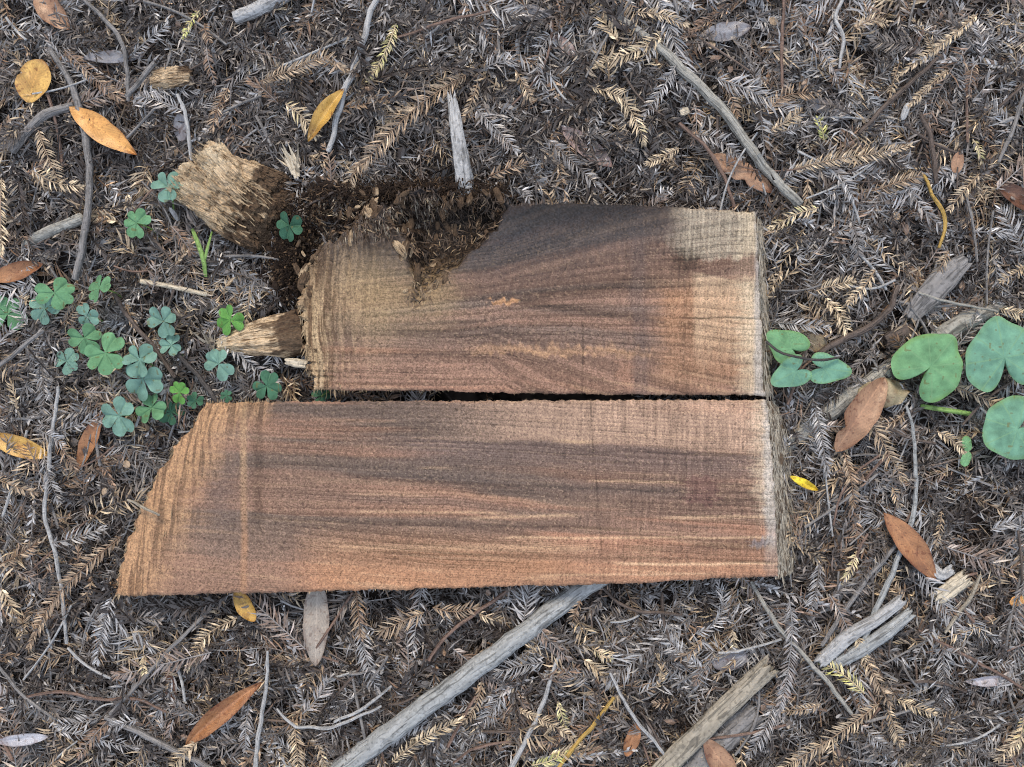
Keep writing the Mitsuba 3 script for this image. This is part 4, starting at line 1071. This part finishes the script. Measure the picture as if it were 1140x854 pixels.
for _ in range(120):
    if rk.random() < 0.7: lx, ly, lz = rk.normal(324, 12), rk.normal(280, 28), 0.018 + rk.random() * 0.014
    else: lx, ly, lz = rk.uniform(330, 560), rk.normal(214, 7), 0.022 + rk.random() * 0.012
    r = rk.uniform(1.0, 3.6) * S
    m = blob(P(lx, ly, lz), np.array([r * rk.uniform(1, 1.8), r, r * 0.8]), rk.uniform(0, 6.3), 0, sub=3, amp=0.7, fibre=0.25, seed=int(rk.integers(999)), freq=420, boxy=0.3)
    lumps.append((m[0], m[1], np.full((len(m[0]), 2), np.clip(rk.normal(0.22, 0.22), 0, 0.9))))
mound = join([(blob(gm, np.array([20, 38, 22]) * S, 0, 0, sub=5, amp=0.35, fibre=0.05, seed=33)[0], blob(gm, np.array([20, 38, 22]) * S, 0, 0, sub=5)[1], np.full((10242, 2), 0.12))] + lumps)
n = 4200
left = rk.random(n) < 0.68
tx = np.where(left, rk.normal(325, 11, n), rk.uniform(345, 562, n)); ty = np.where(left, rk.normal(280, 26, n), rk.normal(213, 6, n))
tz = np.where(left, 0.014 + 0.022 * np.exp(-((tx - 326) / 22) ** 2 - ((ty - 285) / 40) ** 2), 0.026 + 0.012 * rk.random(n))
base = np.array([P(p_, q_, r_) for p_, q_, r_ in zip(tx, ty, tz)])
th = rk.uniform(0, 2 * np.pi, n)
tm = fibres(base, np.stack([np.cos(th), np.sin(th), rk.normal(0.1, 0.25, n)], 1), rk.uniform(3, 12, n) * S, rk.uniform(0.7, 1.9, n) * S, 0, rk, lift=-0.1)
tt_ = np.repeat(np.clip(rk.gamma(1.3, 0.16, n), 0, 1), 5)
mound = join([mound, (tm[0], tm[1], np.stack([tt_, tt_], 1))])
put('rotted_wood_crumbs', join([cm, mound]), 'rot_crumb', smooth=False)
labels['rotted_wood_crumbs'] = {'label': 'dark brown crumbled rot between the rotten chunk and the upper board', 'category': 'wood crumbs', 'kind': 'stuff'}


# ------------------------------------------------------------------ fallen leaves
def fallen(label, a, b, w, pal, z=(25, 27), **k):
    t = thing('fallen_leaf', label, 'leaf')
    put(t, leaf(P(*a, (z[0] + 2) / 1000), P(*b, (z[1] + 2) / 1000), w * S, pal, seed=hash_(label) % 991, **k), 'dead_leaf')


fallen('round golden yellow fallen leaf with a dark notch near the left edge', (30, 114), (47, 66), 39, 0, tip=1.0, base=0.55, cup=0.003, notch=[(0.55, 1, 0.25, 0.03)], z=(30, 32))
fallen('long orange lance shaped leaf below the round yellow leaf', (77, 119), (153, 173), 27, 1, tip=0.95, base=0.8, cup=0.002, bow=0.004, z=(32, 30), blunt=0.10)
fallen('ochre leaf standing on edge above the left part of the upper board', (343, 158), (384, 98), 19, 2, tip=1.0, base=0.8, fold=0.6, bow=0.006, z=(27, 34))
fallen('pinkish tan leaf cut off by the top edge at the left', (38, -8), (77, 33), 27, 3, tip=1.0, base=0.7, cup=0.004, z=(30, 28))
fallen('broken brown leaf half hidden by the long fallen stick', (793, 172), (862, 214), 24, 3, tip=0.9, base=0.6, bow=0.003, z=(23, 21), notch=[(0.55, -1, 0.45, 0.06)])
fallen('mauve pink dead leaf in the litter above the upper board', (622, 140), (682, 186), 24, 5, tip=1.1, base=0.7, cup=0.002, z=(24, 22))
fallen('golden yellow leaf cut off by the left edge', (-14, 484), (57, 508), 24, 0, tip=1.0, base=0.7, cup=0.003, fold=0.25, z=(29, 27))
fallen('brown orange folded leaf below the group of three part leaves', (86, 524), (116, 456), 19, 4, tip=1.0, base=0.8, fold=0.5, z=(21, 26))
fallen('reddish brown leaf cut off by the left edge beside the green leaves', (-10, 312), (48, 294), 21, 4, tip=1.0, base=0.65, cup=0.004, z=(28, 26))
fallen('grey tan lance leaf reaching out from under the lower board', (353, 648), (351, 742), 30, 6, tip=0.85, base=0.6, cup=0.002, z=(27, 32), blunt=0.15)
fallen('curled orange brown leaf at the lower left', (206, 830), (293, 758), 22, 4, tip=1.0, base=0.8, fold=0.75, bow=0.008, z=(27, 33), side=0.003)
fallen('smooth brown lance shaped leaf at the right beside two grey twigs', (984, 571), (1042, 646), 29, 4, tip=0.95, base=0.75, cup=0.003, bow=0.005, z=(31, 31))
fallen('curled tan brown leaf draped over the stick at the right', (930, 503), (985, 420), 36, 3, tip=1.0, base=0.6, cup=0.006, bow=0.010, z=(27, 33), notch=[(0.28, 1, 0.5, 0.07)], side=0.004)
fallen('crumpled olive grey dead leaf on the stick beside the round green leaf', (954, 440), (1012, 436), 34, 9, tip=1.0, base=0.45, wave=0.006, cup=-0.008, bow=0.006, z=(31, 31))
fallen('tan leaf cut off by the bottom edge beside the splintered stake', (784, 822), (820, 872), 27, 3, tip=1.0, base=0.65, cup=0.002, z=(34, 30))
fallen('small curled reddish brown leaf below the middle of the lower board', (697, 842), (710, 803), 17, 4, tip=1.0, base=0.6, fold=0.5, z=(26, 29))
fallen('small bright yellow leaf at the right end of the lower board', (879, 530), (911, 546), 10, 7, tip=1.0, base=0.7, fold=0.3, z=(27, 25))
fallen('small tan leaf scrap above the forked orange spray', (1064, 193), (1069, 169), 14, 3, tip=1.0, base=0.4, z=(27, 30))
fallen('small tan leaf behind the little heart shaped leaves', (897, 376), (922, 388), 22, 9, tip=1.0, base=0.5, wave=0.002, z=(24, 24))
fallen('flat mauve grey leaf below the top left twig', (92, 64), (160, 62), 15, 8, tip=1.0, base=0.6, z=(20, 20))
fallen('silvery leaf in the lower left corner', (-6, 826), (54, 820), 14, 11, tip=1.0, base=0.6, fold=0.4, z=(26, 26))
fallen('dark red brown leaf at the right edge near the top', (1112, 206), (1150, 234), 22, 10, tip=1.0, base=0.5, cup=0.004, z=(25, 25))
fallen('ochre leaf poking out beneath the left part of the lower board', (262, 655), (284, 692), 20, 2, tip=1.0, base=0.6, cup=0.004, z=(28, 30))
fallen('grey translucent leaf below the curved orange spray', (896, 112), (948, 128), 17, 8, tip=1.0, base=0.6, z=(20, 20))
fallen('elongated bluish white flake at the right edge low down', (1075, 759), (1127, 754), 12, 11, tip=1.0, base=0.6, fold=0.3, cup=0.003, z=(27, 27))
fallen('ragged bluish grey leaf left of the splintered stake end', (792, 738), (832, 730), 26, 8, tip=1.0, base=0.4, wave=0.003, z=(23, 24), notch=[(0.5, 1, 0.5, 0.08)])
fallen('bluish grey leaf standing above the rotten chunk', (203, 158), (200, 126), 17, 8, tip=1.0, base=0.5, z=(20, 25))
fallen('greyish flat leaf near the top edge right of the middle', (782, 40), (836, 30), 22, 8, tip=1.0, base=0.55, z=(18, 19))
fallen('faint grey pink leaf at the top middle', (560, 10), (614, 18), 20, 8, tip=1.0, base=0.6, z=(18, 19))
fallen('mauve brown leaf scrap left of the pale tan spray near the top', (616, 40), (640, 62), 16, 5, tip=1.0, base=0.5, z=(20, 22))
fallen('small red brown leaf at the bottom below the left board end', (186, 745), (194, 790), 13, 10, tip=1.0, base=0.6, z=(22, 22))
fallen('small golden scrap of leaf at the lower right edge', (1124, 672), (1142, 666), 12, 1, tip=1.0, base=0.5, z=(26, 27))

# ------------------------------------------------------------------ living leaves
rg = np.random.default_rng(31)


def clover_rad(f):
    return (1 - 0.20 * np.exp(-(f / 0.17) ** 2)) * np.maximum(1 - (np.abs(f) / 0.99) ** 5 * 0.55, 0.05)


def clover(label, px, py, r, deg, pal, z=36, tilt=(0, 0), n=3, fold=0.26):
    t = thing('clover_leaf', label, 'clover')
    c = P(px, py, z / 1000)
    r = r * rg.uniform(0.74, 0.98)
    c[2] += rg.uniform(-0.008, 0.004)
    fold = fold * rg.choice([0.6, 1.0, 1.8])
    tilt = (tilt[0] + rg.normal(0, 0.26), tilt[1] + rg.normal(0, 0.26))
    for k in range(n):
        a = math.radians(deg + 120 * k + rg.normal(0, 9))
        m = polar_leaf(c, r * S * rg.uniform(0.92, 1.08), a, pal, nt=8, na=31, span=0.92, rad=clover_rad, seed=int(rg.integers(900)),
                       height=lambda q, f, rr=r * S, fo=fold + rg.normal(0, 0.06), dr_=rg.normal(0.10, 0.06): rr * q * (fo * np.abs(np.sin(f)) - dr_ * q), tilt=tilt)
        put(f'{t}__leaflet' + ('' if k == 0 else f'_{k:03d}'), m, 'green_leaf')
    foot = c + np.array([rg.normal(0, 0.008), rg.normal(-0.004, 0.008), 0]); foot[2] = 0.008
    put(t + '__stalk', tube([foot, (foot + c) / 2 + [0.002, 0.002, 0], c - [0, 0, 0.0006]], 0.0008, 10, sides=5, n=8, rough=0.05), 'stick_wood')


BLU, GRN, DIM, FRESH = 0, 2, 4, 6
for a in [
    ('green three part leaf cut off by the left edge', 4, 349, 23, 80, GRN),
    ('dark green three part leaf folded above a bluish one, upper left', 60, 326, 20, 60, GRN, 46),
    ('bluish three part leaf just under the dark folded one, upper left', 48, 343, 22, 250, BLU, 38),
    ('single narrow green leaf tipped up at the top of the group', 112, 322, 19, 20, GRN, 46, (0.7, -0.5)),
    ('bluish three part leaf above the tall green one in the left column', 96, 352, 17, 110, BLU, 40, (0.2, 0.3)),
    ('green three part leaf tilted on the left column, second from its bottom', 90, 376, 21, 50, GRN, 44, (-0.3, 0.3)),
    ('small bluish three part leaf lowest of the left column', 70, 402, 17, 170, BLU),
    ('broad bright green three part leaf alone left of the middle column', 119, 393, 26, 65, GRN, 46),
    ('bluish three part leaf highest on the right of the group', 182, 358, 22, 30, BLU, 44),
    ('bluish three part leaf right below the highest on the right', 189, 384, 19, 80, BLU, 42),
    ('upper bluish three part leaf of the middle column with one long lobe', 157, 401, 21, 35, BLU, 48),
    ('large bluish three part leaf in the centre of the middle column', 160, 422, 27, 350, BLU, 44),
    ('large bluish green three part leaf at the lower end of the group', 131, 463, 28, 55, BLU, 46),
    ('medium three part leaf right of the large one at the lower end', 167, 454, 19, 90, 3 - 1, 36),
    ('bright fresh green three part leaf near the corner of the lower board', 198, 437, 18, 20, FRESH, 46),
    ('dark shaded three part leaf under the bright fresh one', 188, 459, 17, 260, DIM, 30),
    ('bluish three part leaf below the small wood piece', 242, 405, 24, 70, BLU, 44),
    ('bright green upright leaf pair touching the small wood piece', 255, 356, 23, 110, FRESH, 46, (0.4, 0.3)),
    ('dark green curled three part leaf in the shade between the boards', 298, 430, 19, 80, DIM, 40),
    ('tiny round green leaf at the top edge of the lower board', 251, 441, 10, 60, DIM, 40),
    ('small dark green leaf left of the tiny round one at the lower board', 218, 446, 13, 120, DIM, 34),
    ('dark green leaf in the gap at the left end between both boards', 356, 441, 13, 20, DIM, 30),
    ('bright green three part leaf half hidden by the rotten chunk', 188, 209, 20, 150, BLU, 36),
    ('bluish green three part leaf below and left of the rotten chunk', 151, 248, 19, 40, 3 - 1, 44),
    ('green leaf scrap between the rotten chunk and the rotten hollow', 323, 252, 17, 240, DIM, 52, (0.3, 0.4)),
]:
    clover(*a)


def heart_rad(f):
    a = np.abs(f)
    return (1 - 0.93 * np.exp(-((np.pi - a) / 0.33) ** 2)) * (0.86 + 0.20 * np.exp(-(f / 0.35) ** 2) + 0.10 * np.exp(-((a - 2.25) / 0.55) ** 2))


def heart(label, px, py, r, deg, pal, z=48, tilt=(0, 0), cup=-0.10, foot=None, tip=-0.06):
    t = thing('heart_leaf', label, 'leaf')
    c = P(px, py, z / 1000)
    rr = r * S
    put(t + '__blade', polar_leaf(c, rr, math.radians(deg), pal, nt=14, na=81, rad=lambda f: heart_rad(f) * (1 + tip * np.exp(-(f / 0.6) ** 2)), tilt=tilt, seed=hash_(label) % 887,
                                  height=lambda q, f: rr * (cup * q**2 + 0.035 * q * np.cos(f * 8) + 0.05 * np.sin(f * 3 + px) * q**2 + 0.06 * q * (1 - q))), 'green_leaf')
    fx = P(*(foot or (px - 12, py + 14)), 0.008)
    put(t + '__stalk', tube([fx, (fx + c) / 2 + [0.003, 0.003, 0.004], c - [0, 0, 0.0008]], 0.0012, 10, sides=6, n=10, rough=0.05), 'stick_wood')


heart('large round heart shaped green leaf with yellowish edge right of the boards', 1036, 408, 43, 52, 5, z=52, tilt=(0.05, 0.1))
heart('largest bluish green round heart leaf cut off by the right edge', 1118, 398, 47, 100, 1, z=58, cup=-0.06)
heart('big heart leaf at the right edge below the largest one', 1132, 478, 40, 205, 3, z=50, tilt=(0.0, -0.1))
heart('upper of the three small heart leaves at the right end of the upper board', 881, 388, 23, 148, 5, z=46, tilt=(0, 0.12), tip=0.35)
heart('lower left of the three small heart leaves at the right end of the upper board', 886, 413, 20, 208, 1, z=50, tip=0.45)
heart('right hand one of the three small heart leaves beside the upper board', 917, 410, 20, 352, 1, z=47, foot=(905, 398), tip=0.55)
stick('leaf_stalk', 'dark bent stalk lying across the three small heart leaves', 'stalk', [(853, 380, 50), (868, 392, 52), (890, 398, 54), (914, 401, 51), (934, 398, 44)], [1.4, 1.5, 1.5, 1.5, 1.3], 7, sides=6, rough=0.1)
for lab, x, y, d in (('upper of two tiny oval seed leaves under the large heart leaf', 1077, 494, 100), ('lower of two tiny oval seed leaves under the large heart leaf', 1076, 511, 250)):
    t = thing('seed_leaf', lab, 'leaf')
    put(t, polar_leaf(P(x, y, 0.034), 9 * S, math.radians(d), 5, nt=6, na=25, rad=lambda f: 0.8 + 0.2 * np.cos(2 * f), height=lambda q, f: -0.001 * q * q), 'green_leaf')

# ------------------------------------------------------------------ fallen redwood sprays: the ones that show, each with its stem and needles
rs = np.random.default_rng(64)


def put_spray(label, group, pts, tone, nl, z=32, ang=50, fold=6, wid=1.9, gap=3.0, keep=0.96, jitter=8, st=None, sd=None, stem_r=0.0009):
    t = thing('redwood_spray', label, 'spray', group)
    c = np.array([P(x, y, z / 1000) for x, y in pts])
    n = len(c)
    c[:, 2] += np.linspace(-0.5, 0.5, n) * rs.normal(0, 0.006) + 0.004 * np.sin(np.linspace(0, np.pi, n))
    c, _ = curve(c, 12)
    a, b = spray(c, tone, nl * S, gap * S, wid * S, rs, ang=ang, fold=fold, jitter=jitter, keep=keep, stem_tone=st, stem_r=stem_r)
    put(t + '__stem', a, 'needle_skin', smooth=True)
    put(t + '__needles', b, 'needle_skin', smooth=False, kind='stuff')


TANS, GOLD, SILV, BRN, DRK, RED, YEL, GREYT = 0.77, 0.86, 0.45, 0.33, 0.2, 0.62, 0.97, 0.40
SP = [  # label, points, tone, needle length in pixels
    ('orange brown spray below the round yellow leaf', [(73, 56), (103, 84), (134, 112)], 0.63, 13),
    ('long curved tan spray left of the silvery stick', [(290, 90), (330, 78), (362, 66), (388, 80)], 0.74, 13),
    ('yellowish spray beside the ochre leaf', [(318, 116), (338, 132), (352, 152)], 0.86, 16),
    ('upright pale tan spray below the long orange leaf', [(44, 146), (54, 172), (68, 210)], 0.77, 15),
    ('lower pale tan spray crossing the one below the long orange leaf', [(36, 190), (62, 204), (92, 208)], 0.82, 14),
    ('yellow green leafy tip at the top left', [(222, 12), (214, 26), (204, 42)], 0.98, 7),
    ('small orange brown spray right of the yellow green tip', [(226, 24), (230, 36), (236, 50)], 0.66, 10),
    ('brown spray hanging below the small orange brown one', [(231, 54), (234, 72), (238, 92)], 0.58, 9),
    ('silver grey spray above the left part of the rotten chunk', [(204, 124), (180, 114), (152, 106)], 0.47, 16),
    ('yellow tan spray cut off by the left edge', [(0, 198), (3, 236), (4, 282)], 0.84, 13),
    ('olive grey spray above the rotten chunk', [(254, 98), (244, 120), (236, 146)], 0.68, 12),
    ('large tan feathered spray above the rotten hollow', [(519, 82), (480, 108), (442, 142), (398, 192)], 0.71, 20),
    ('olive green spray at the top left of middle', [(441, 26), (430, 58), (410, 92)], 0.93, 11),
    ('bright pale tan spray crossing the top of the long fallen stick', [(742, 36), (708, 58), (660, 74)], 0.85, 14),
    ('curved pale tan spray above the mauve pink leaf', [(658, 98), (692, 112), (714, 150), (716, 160)], 0.84, 15),
    ('tan spray at the top edge right of middle', [(708, 14), (734, 18), (766, 28)], 0.79, 11),
    ('small orange tan spray in the top middle', [(574, 78), (582, 94), (592, 112)], 0.76, 10),
    ('short tan spray right of the large feathered one', [(532, 94), (526, 112), (516, 134)], 0.75, 9),
    ('silvery spray right of the grey wedge splinter', [(528, 118), (550, 142), (576, 170)], 0.47, 15),
    ('pale grey tan spray right of the grey wedge splinter foot', [(544, 196), (562, 190), (584, 182)], 0.68, 13),
    ('pale tan spray just above the upper board', [(755, 166), (740, 174), (720, 182)], 0.81, 10),
    ('thin silver spray right of the curved pale tan one', [(752, 74), (734, 104), (714, 132)], 0.46, 13),
    ('greyish brown spray left of the mauve pink leaf', [(608, 156), (638, 182), (668, 208)], 0.36, 15),
    ('curved orange spray right of the long fallen stick', [(849, 130), (874, 108), (914, 102)], 0.70, 15),
    ('pale tan spray under the curved orange one', [(858, 146), (876, 136), (894, 122)], 0.80, 13),
    ('long narrow tan spray at the top right', [(1088, 16), (1052, 46), (1000, 84)], 0.81, 10),
    ('second narrow tan spray parallel to the long one at the top right', [(1056, 78), (1036, 94), (1010, 120)], 0.80, 8),
    ('orange brown spray left of the upper stick bend', [(802, 78), (810, 102), (822, 130)], 0.67, 11),
    ('forked orange tan spray at the top edge on the right', [(950, 34), (968, 24), (990, 24)], 0.76, 11),
    ('dark brown spray left of the long narrow tan one', [(1028, 56), (1000, 50), (970, 46)], 0.26, 16),
    ('silvery upright spray right of the long narrow tan one', [(1094, 66), (1090, 46), (1086, 26)], 0.47, 13),
    ('long gold tan spray right of the broken brown leaf', [(884, 188), (930, 178), (972, 172), (1014, 162)], 0.78, 13),
    ('yellow green spray tip above the long gold tan spray', [(918, 158), (914, 146), (911, 130)], 1.0, 10),
    ('golden brown spray below the long gold tan spray', [(974, 212), (998, 204), (1026, 196)], 0.72, 14),
    ('forked orange spray with broad base at the right', [(1090, 194), (1074, 210), (1056, 234)], 0.79, 12),
    ('grey purple feathered spray at the right edge', [(1142, 286), (1126, 258), (1112, 232)], 0.41, 18),
    ('greenish tan spray just below the end of the long fallen stick', [(910, 232), (884, 240), (858, 254)], 0.88, 11),
    ('grey brown spray left of the broken brown leaf', [(774, 148), (798, 156), (824, 176)], 0.37, 14),
    ('silver brown spray under the long gold tan spray', [(928, 186), (938, 202), (950, 224)], 0.42, 15),
    ('small gold green leafy spray near the right edge', [(1082, 156), (1087, 166), (1094, 182)], 0.92, 8),
    ('dark grey spray right of the upper board corner', [(946, 246), (952, 264), (958, 290)], 0.34, 13),
    ('gold tan spray above the little heart leaves', [(908, 324), (928, 318), (952, 312)], 0.82, 13),
    ('pale drooping spray above the little heart leaves', [(920, 332), (932, 350), (944, 374)], 0.85, 12),
    ('tan spray slanting right above the little heart leaves', [(976, 300), (960, 320), (942, 338)], 0.79, 12),
    ('orange spray above the dark grey flat bark piece', [(1054, 280), (1046, 296), (1038, 314)], 0.74, 11),
    ('pale tan spray at the right edge above the largest leaf', [(1110, 344), (1126, 348), (1146, 354)], 0.84, 12),
    ('tan spray at the right edge near the dark grey bark', [(1144, 296), (1128, 304), (1110, 314)], 0.82, 12),
    ('thick tan feathered spray below the crumpled olive leaf', [(956, 446), (976, 484), (1006, 536)], 0.76, 18),
    ('orange brown upright spray right of the lower board', [(940, 504), (946, 534), (951, 566)], 0.70, 13),
    ('pale spray beside the tiny seed leaves', [(1044, 480), (1058, 490), (1074, 504)], 0.82, 10),
    ('tan spray between the large round leaves', [(1064, 430), (1090, 442), (1120, 456)], 0.76, 13),
    ('greyish upright spray right of the gap between the boards', [(906, 444), (912, 480), (921, 528)], 0.41, 14),
    ('grey spray above the little heart leaves next to the upper board', [(864, 358), (890, 362), (920, 366)], 0.45, 14),
    ('pale spray at the right end of the upper board', [(871, 302), (864, 312), (856, 324)], 0.82, 9),
    ('long brown tan spray curving left of the lower board', [(134, 598), (96, 630), (58, 672), (32, 722)], 0.70, 15),
    ('grey mauve spray hanging at the lower left corner of the lower board', [(125, 664), (116, 700), (106, 740)], 0.44, 15),
    ('pale yellow tan spray below the left half of the lower board', [(264, 688), (232, 706), (208, 746)], 0.83, 14),
    ('tiny pale yellow spray tip below the left end of the lower board', [(160, 730), (161, 740), (163, 752)], 0.88, 8),
    ('olive grey spray at the left edge below the middle', [(-4, 630), (18, 620), (42, 604)], 0.68, 13),
    ('orange tan spray at the bottom edge left', [(44, 860), (62, 848), (84, 834)], 0.74, 11),
    ('reddish brown spray at the lower left', [(122, 800), (106, 818), (88, 842)], 0.60, 13),
    ('silver spray upright left of the whitish twig', [(277, 784), (275, 808), (273, 836)], 0.48, 12),
    ('olive gold spray at the bottom edge left of the thick stick', [(326, 806), (331, 828), (334, 858)], 0.80, 14),
    ('short gold spray at the bottom edge near the thick stick', [(354, 826), (360, 842), (366, 862)], 0.80, 11),
    ('pale straw spray under the curled orange leaf', [(222, 824), (206, 838), (188, 858)], 0.83, 15),
    ('grey feathered spray left of the lower board', [(60, 604), (86, 598), (114, 588)], 0.42, 15),
    ('pale spray left of the curled orange leaf', [(154, 800), (138, 804), (118, 812)], 0.42, 12),
    ('light brown broad feathered spray below the middle of the lower board', [(472, 682), (450, 690), (422, 704)], 0.74, 19),
    ('brown spray along the underside of the lower board', [(482, 676), (506, 680), (532, 676)], 0.70, 15),
    ('tan brown upright spray below the lower board', [(396, 658), (400, 684), (402, 712)], 0.68, 15),
    ('reddish brown spray right of the thick bluish stick', [(596, 694), (612, 712), (634, 734)], 0.56, 14),
    ('short yellow spray below the right half of the lower board', [(660, 722), (668, 726), (680, 734)], 0.88, 11),
    ('mauve grey spray lying right of the thick bluish stick', [(606, 738), (580, 740), (552, 748)], 0.42, 17),
    ('long pale yellow spray along the underside of the thick bluish stick', [(436, 850), (466, 824), (516, 798)], 0.84, 12),
    ('pale mint green spray tip at the bottom middle', [(621, 780), (625, 794), (630, 812)], 0.93, 9),
    ('golden spray crossing the yellow twig', [(576, 790), (612, 804), (650, 830)], 0.81, 10),
    ('bright yellow spray at the bottom edge', [(592, 852), (610, 846), (632, 838)], 0.97, 11),
    ('grey brown spray above the yellow twig', [(664, 756), (646, 752), (624, 748)], 0.34, 16),
    ('gold brown spray against the right of the thick stick below the board', [(646, 668), (640, 682), (636, 698)], 0.70, 9),
    ('silvery blue upright spray below the right corner of the lower board', [(877, 666), (880, 700), (876, 750), (866, 806)], 0.48, 14),
    ('yellow spray below the right end of the lower board', [(955, 614), (947, 628), (936, 650)], 0.90, 9),
    ('long tan feathered spray at the bottom right', [(980, 784), (946, 806), (906, 832), (858, 860)], 0.76, 15),
    ('tan spray joining the top of the long feathered one at the bottom right', [(958, 722), (972, 752), (992, 788)], 0.74, 13),
    ('yellow green spray pointing left at the lower right', [(960, 770), (940, 752), (914, 738)], 0.95, 13),
    ('pale gold spray pointing right at the lower right', [(998, 778), (1018, 786), (1044, 796)], 0.84, 11),
    ('tan drooping spray below the joined sprays at the lower right', [(986, 788), (994, 808), (1006, 834)], 0.79, 13),
    ('pale cream spray standing against the two pronged stick', [(952, 700), (956, 716), (962, 736)], 0.86, 10),
    ('reddish brown spray left of the two pronged stick', [(924, 662), (934, 682), (945, 706)], 0.56, 13),
    ('mauve brown spray below the right end of the lower board', [(912, 626), (908, 652), (902, 682)], 0.38, 15),
    ('brown spray hanging right of the splintered stake', [(862, 786), (850, 810), (832, 842)], 0.40, 15),
    ('golden spray right of the splintered stake', [(912, 782), (894, 788), (872, 794)], 0.76, 9),
    ('pale tan narrow spray above the brown lance leaf', [(1050, 570), (1044, 588), (1038, 612)], 0.76, 8),
    ('gold spray in the bottom right corner', [(1142, 800), (1134, 816), (1124, 838)], 0.87, 12),
    ('grey spray at the bottom edge on the right', [(958, 806), (974, 822), (996, 842)], 0.42, 13),
    ('cream ribbed spray near the bottom right corner', [(1138, 812), (1124, 826), (1110, 846)], 0.83, 14),
    ('yellow scrap of spray above the ragged bluish grey leaf', [(814, 700), (816, 710), (818, 724)], 0.86, 8),
    ('brownish grey spray below the golden leaf at the left edge', [(48, 506), (56, 530), (66, 558)], 0.40, 14),
    ('pale spray at the left edge below the golden leaf', [(-6, 532), (16, 540), (42, 550)], 0.74, 10),
    ('tan brown spray beneath the lower left leaves', [(62, 488), (76, 506), (84, 524)], 0.66, 13),
    ('tan spray left of the bluish leaf at the upper left', [(20, 330), (34, 336), (42, 342)], 0.80, 10),
    ('silver spray beside the left edge in the middle', [(40, 478), (56, 484), (72, 494)], 0.47, 14),
    ('tan brown spray left of the green blade of grass', [(192, 252), (204, 266), (214, 284)], 0.60, 12),
    ('pale spray fragments at the left of the rotten hollow', [(402, 182), (392, 200), (386, 222)], 0.76, 13),
]
for lab, pts, tone, nl in SP:
    put_spray(lab, None, pts, tone, nl)

# the many plain ones, which nothing tells apart within a colour
KINDS = [('grey brown dead redwood spray lying flat in the needle litter', 'grey brown redwood sprays', 0.30, 0.05, 52), ('dark brown dead redwood spray lying in the needle litter', 'dark brown redwood sprays', 0.17, 0.03, 24),
         ('silvery grey dead redwood spray lying in the needle litter', 'silvery grey redwood sprays', 0.45, 0.02, 50), ('small tan redwood spray scrap lying in the needle litter', 'tan redwood sprays', 0.75, 0.04, 34), ('small russet redwood spray scrap lying in the needle litter', 'russet redwood sprays', 0.59, 0.03, 26)]
for lab, grp, tone, sp, cnt in KINDS:
    for _ in range(cnt):
        while True:
            x, y = rs.uniform(-10, 1150), rs.uniform(-10, 864)
            if not under_board(x, y, -22) and np.hypot(x - 262, y - 222) > 75 and np.hypot(x - 500, y - 235) > 88: break
        a, L = rs.uniform(0, 2 * np.pi), rs.uniform(34, 92) * (0.55 if tone > 0.5 else 1)
        th = a + np.linspace(-0.5, 0.5, 5) * rs.normal(0, 0.7)
        p = np.stack([np.cos(th), np.sin(th)], 1).cumsum(0); p = (p - p.mean(0)) * L / 4 + [x, y]
        put_spray(lab, grp, [tuple(q) for q in p], float(np.clip(rs.normal(tone, sp), 0.08, 0.82)), rs.uniform(11, 17) * (0.8 if tone > 0.5 else 1), z=rs.uniform(23, 30), ang=rs.uniform(42, 58), fold=rs.uniform(-5, 40), keep=rs.uniform(0.7, 0.97), jitter=12)
for lab, grp, pal, cnt in (('thin grey twig length lying in the needle litter', 'thin grey twigs', 1, 46), ('thin dark brown twig length lying in the needle litter', 'thin dark twigs', 3, 40), ('thin reddish twig length lying in the needle litter', 'thin reddish twigs', 8, 26), ('thin silvery twig length lying in the needle litter', 'thin silvery twigs', 2, 26)):
    for _ in range(cnt):
        while True:
            x, y = rs.uniform(-10, 1150), rs.uniform(-10, 864)
            if not under_board(x, y, -24) and np.hypot(x - 262, y - 222) > 78: break
        a, L = rs.uniform(0, 2 * np.pi), rs.uniform(30, 110)
        th = a + np.linspace(-0.5, 0.5, 4) * rs.normal(0, 0.6)
        p = np.stack([np.cos(th), np.sin(th)], 1).cumsum(0); p = (p - p.mean(0)) * L / 3 + [x, y]
        t = thing('twig', lab, 'twig', grp)
        zz = rs.uniform(20, 27)
        put(t, tube(line3([(q[0], q[1], zz + rs.normal(0, 2)) for q in p]), rs.uniform(0.9, 1.9) * S, pal, sides=6, n=9, rough=0.25, seed=int(rs.integers(999))), 'stick_wood')
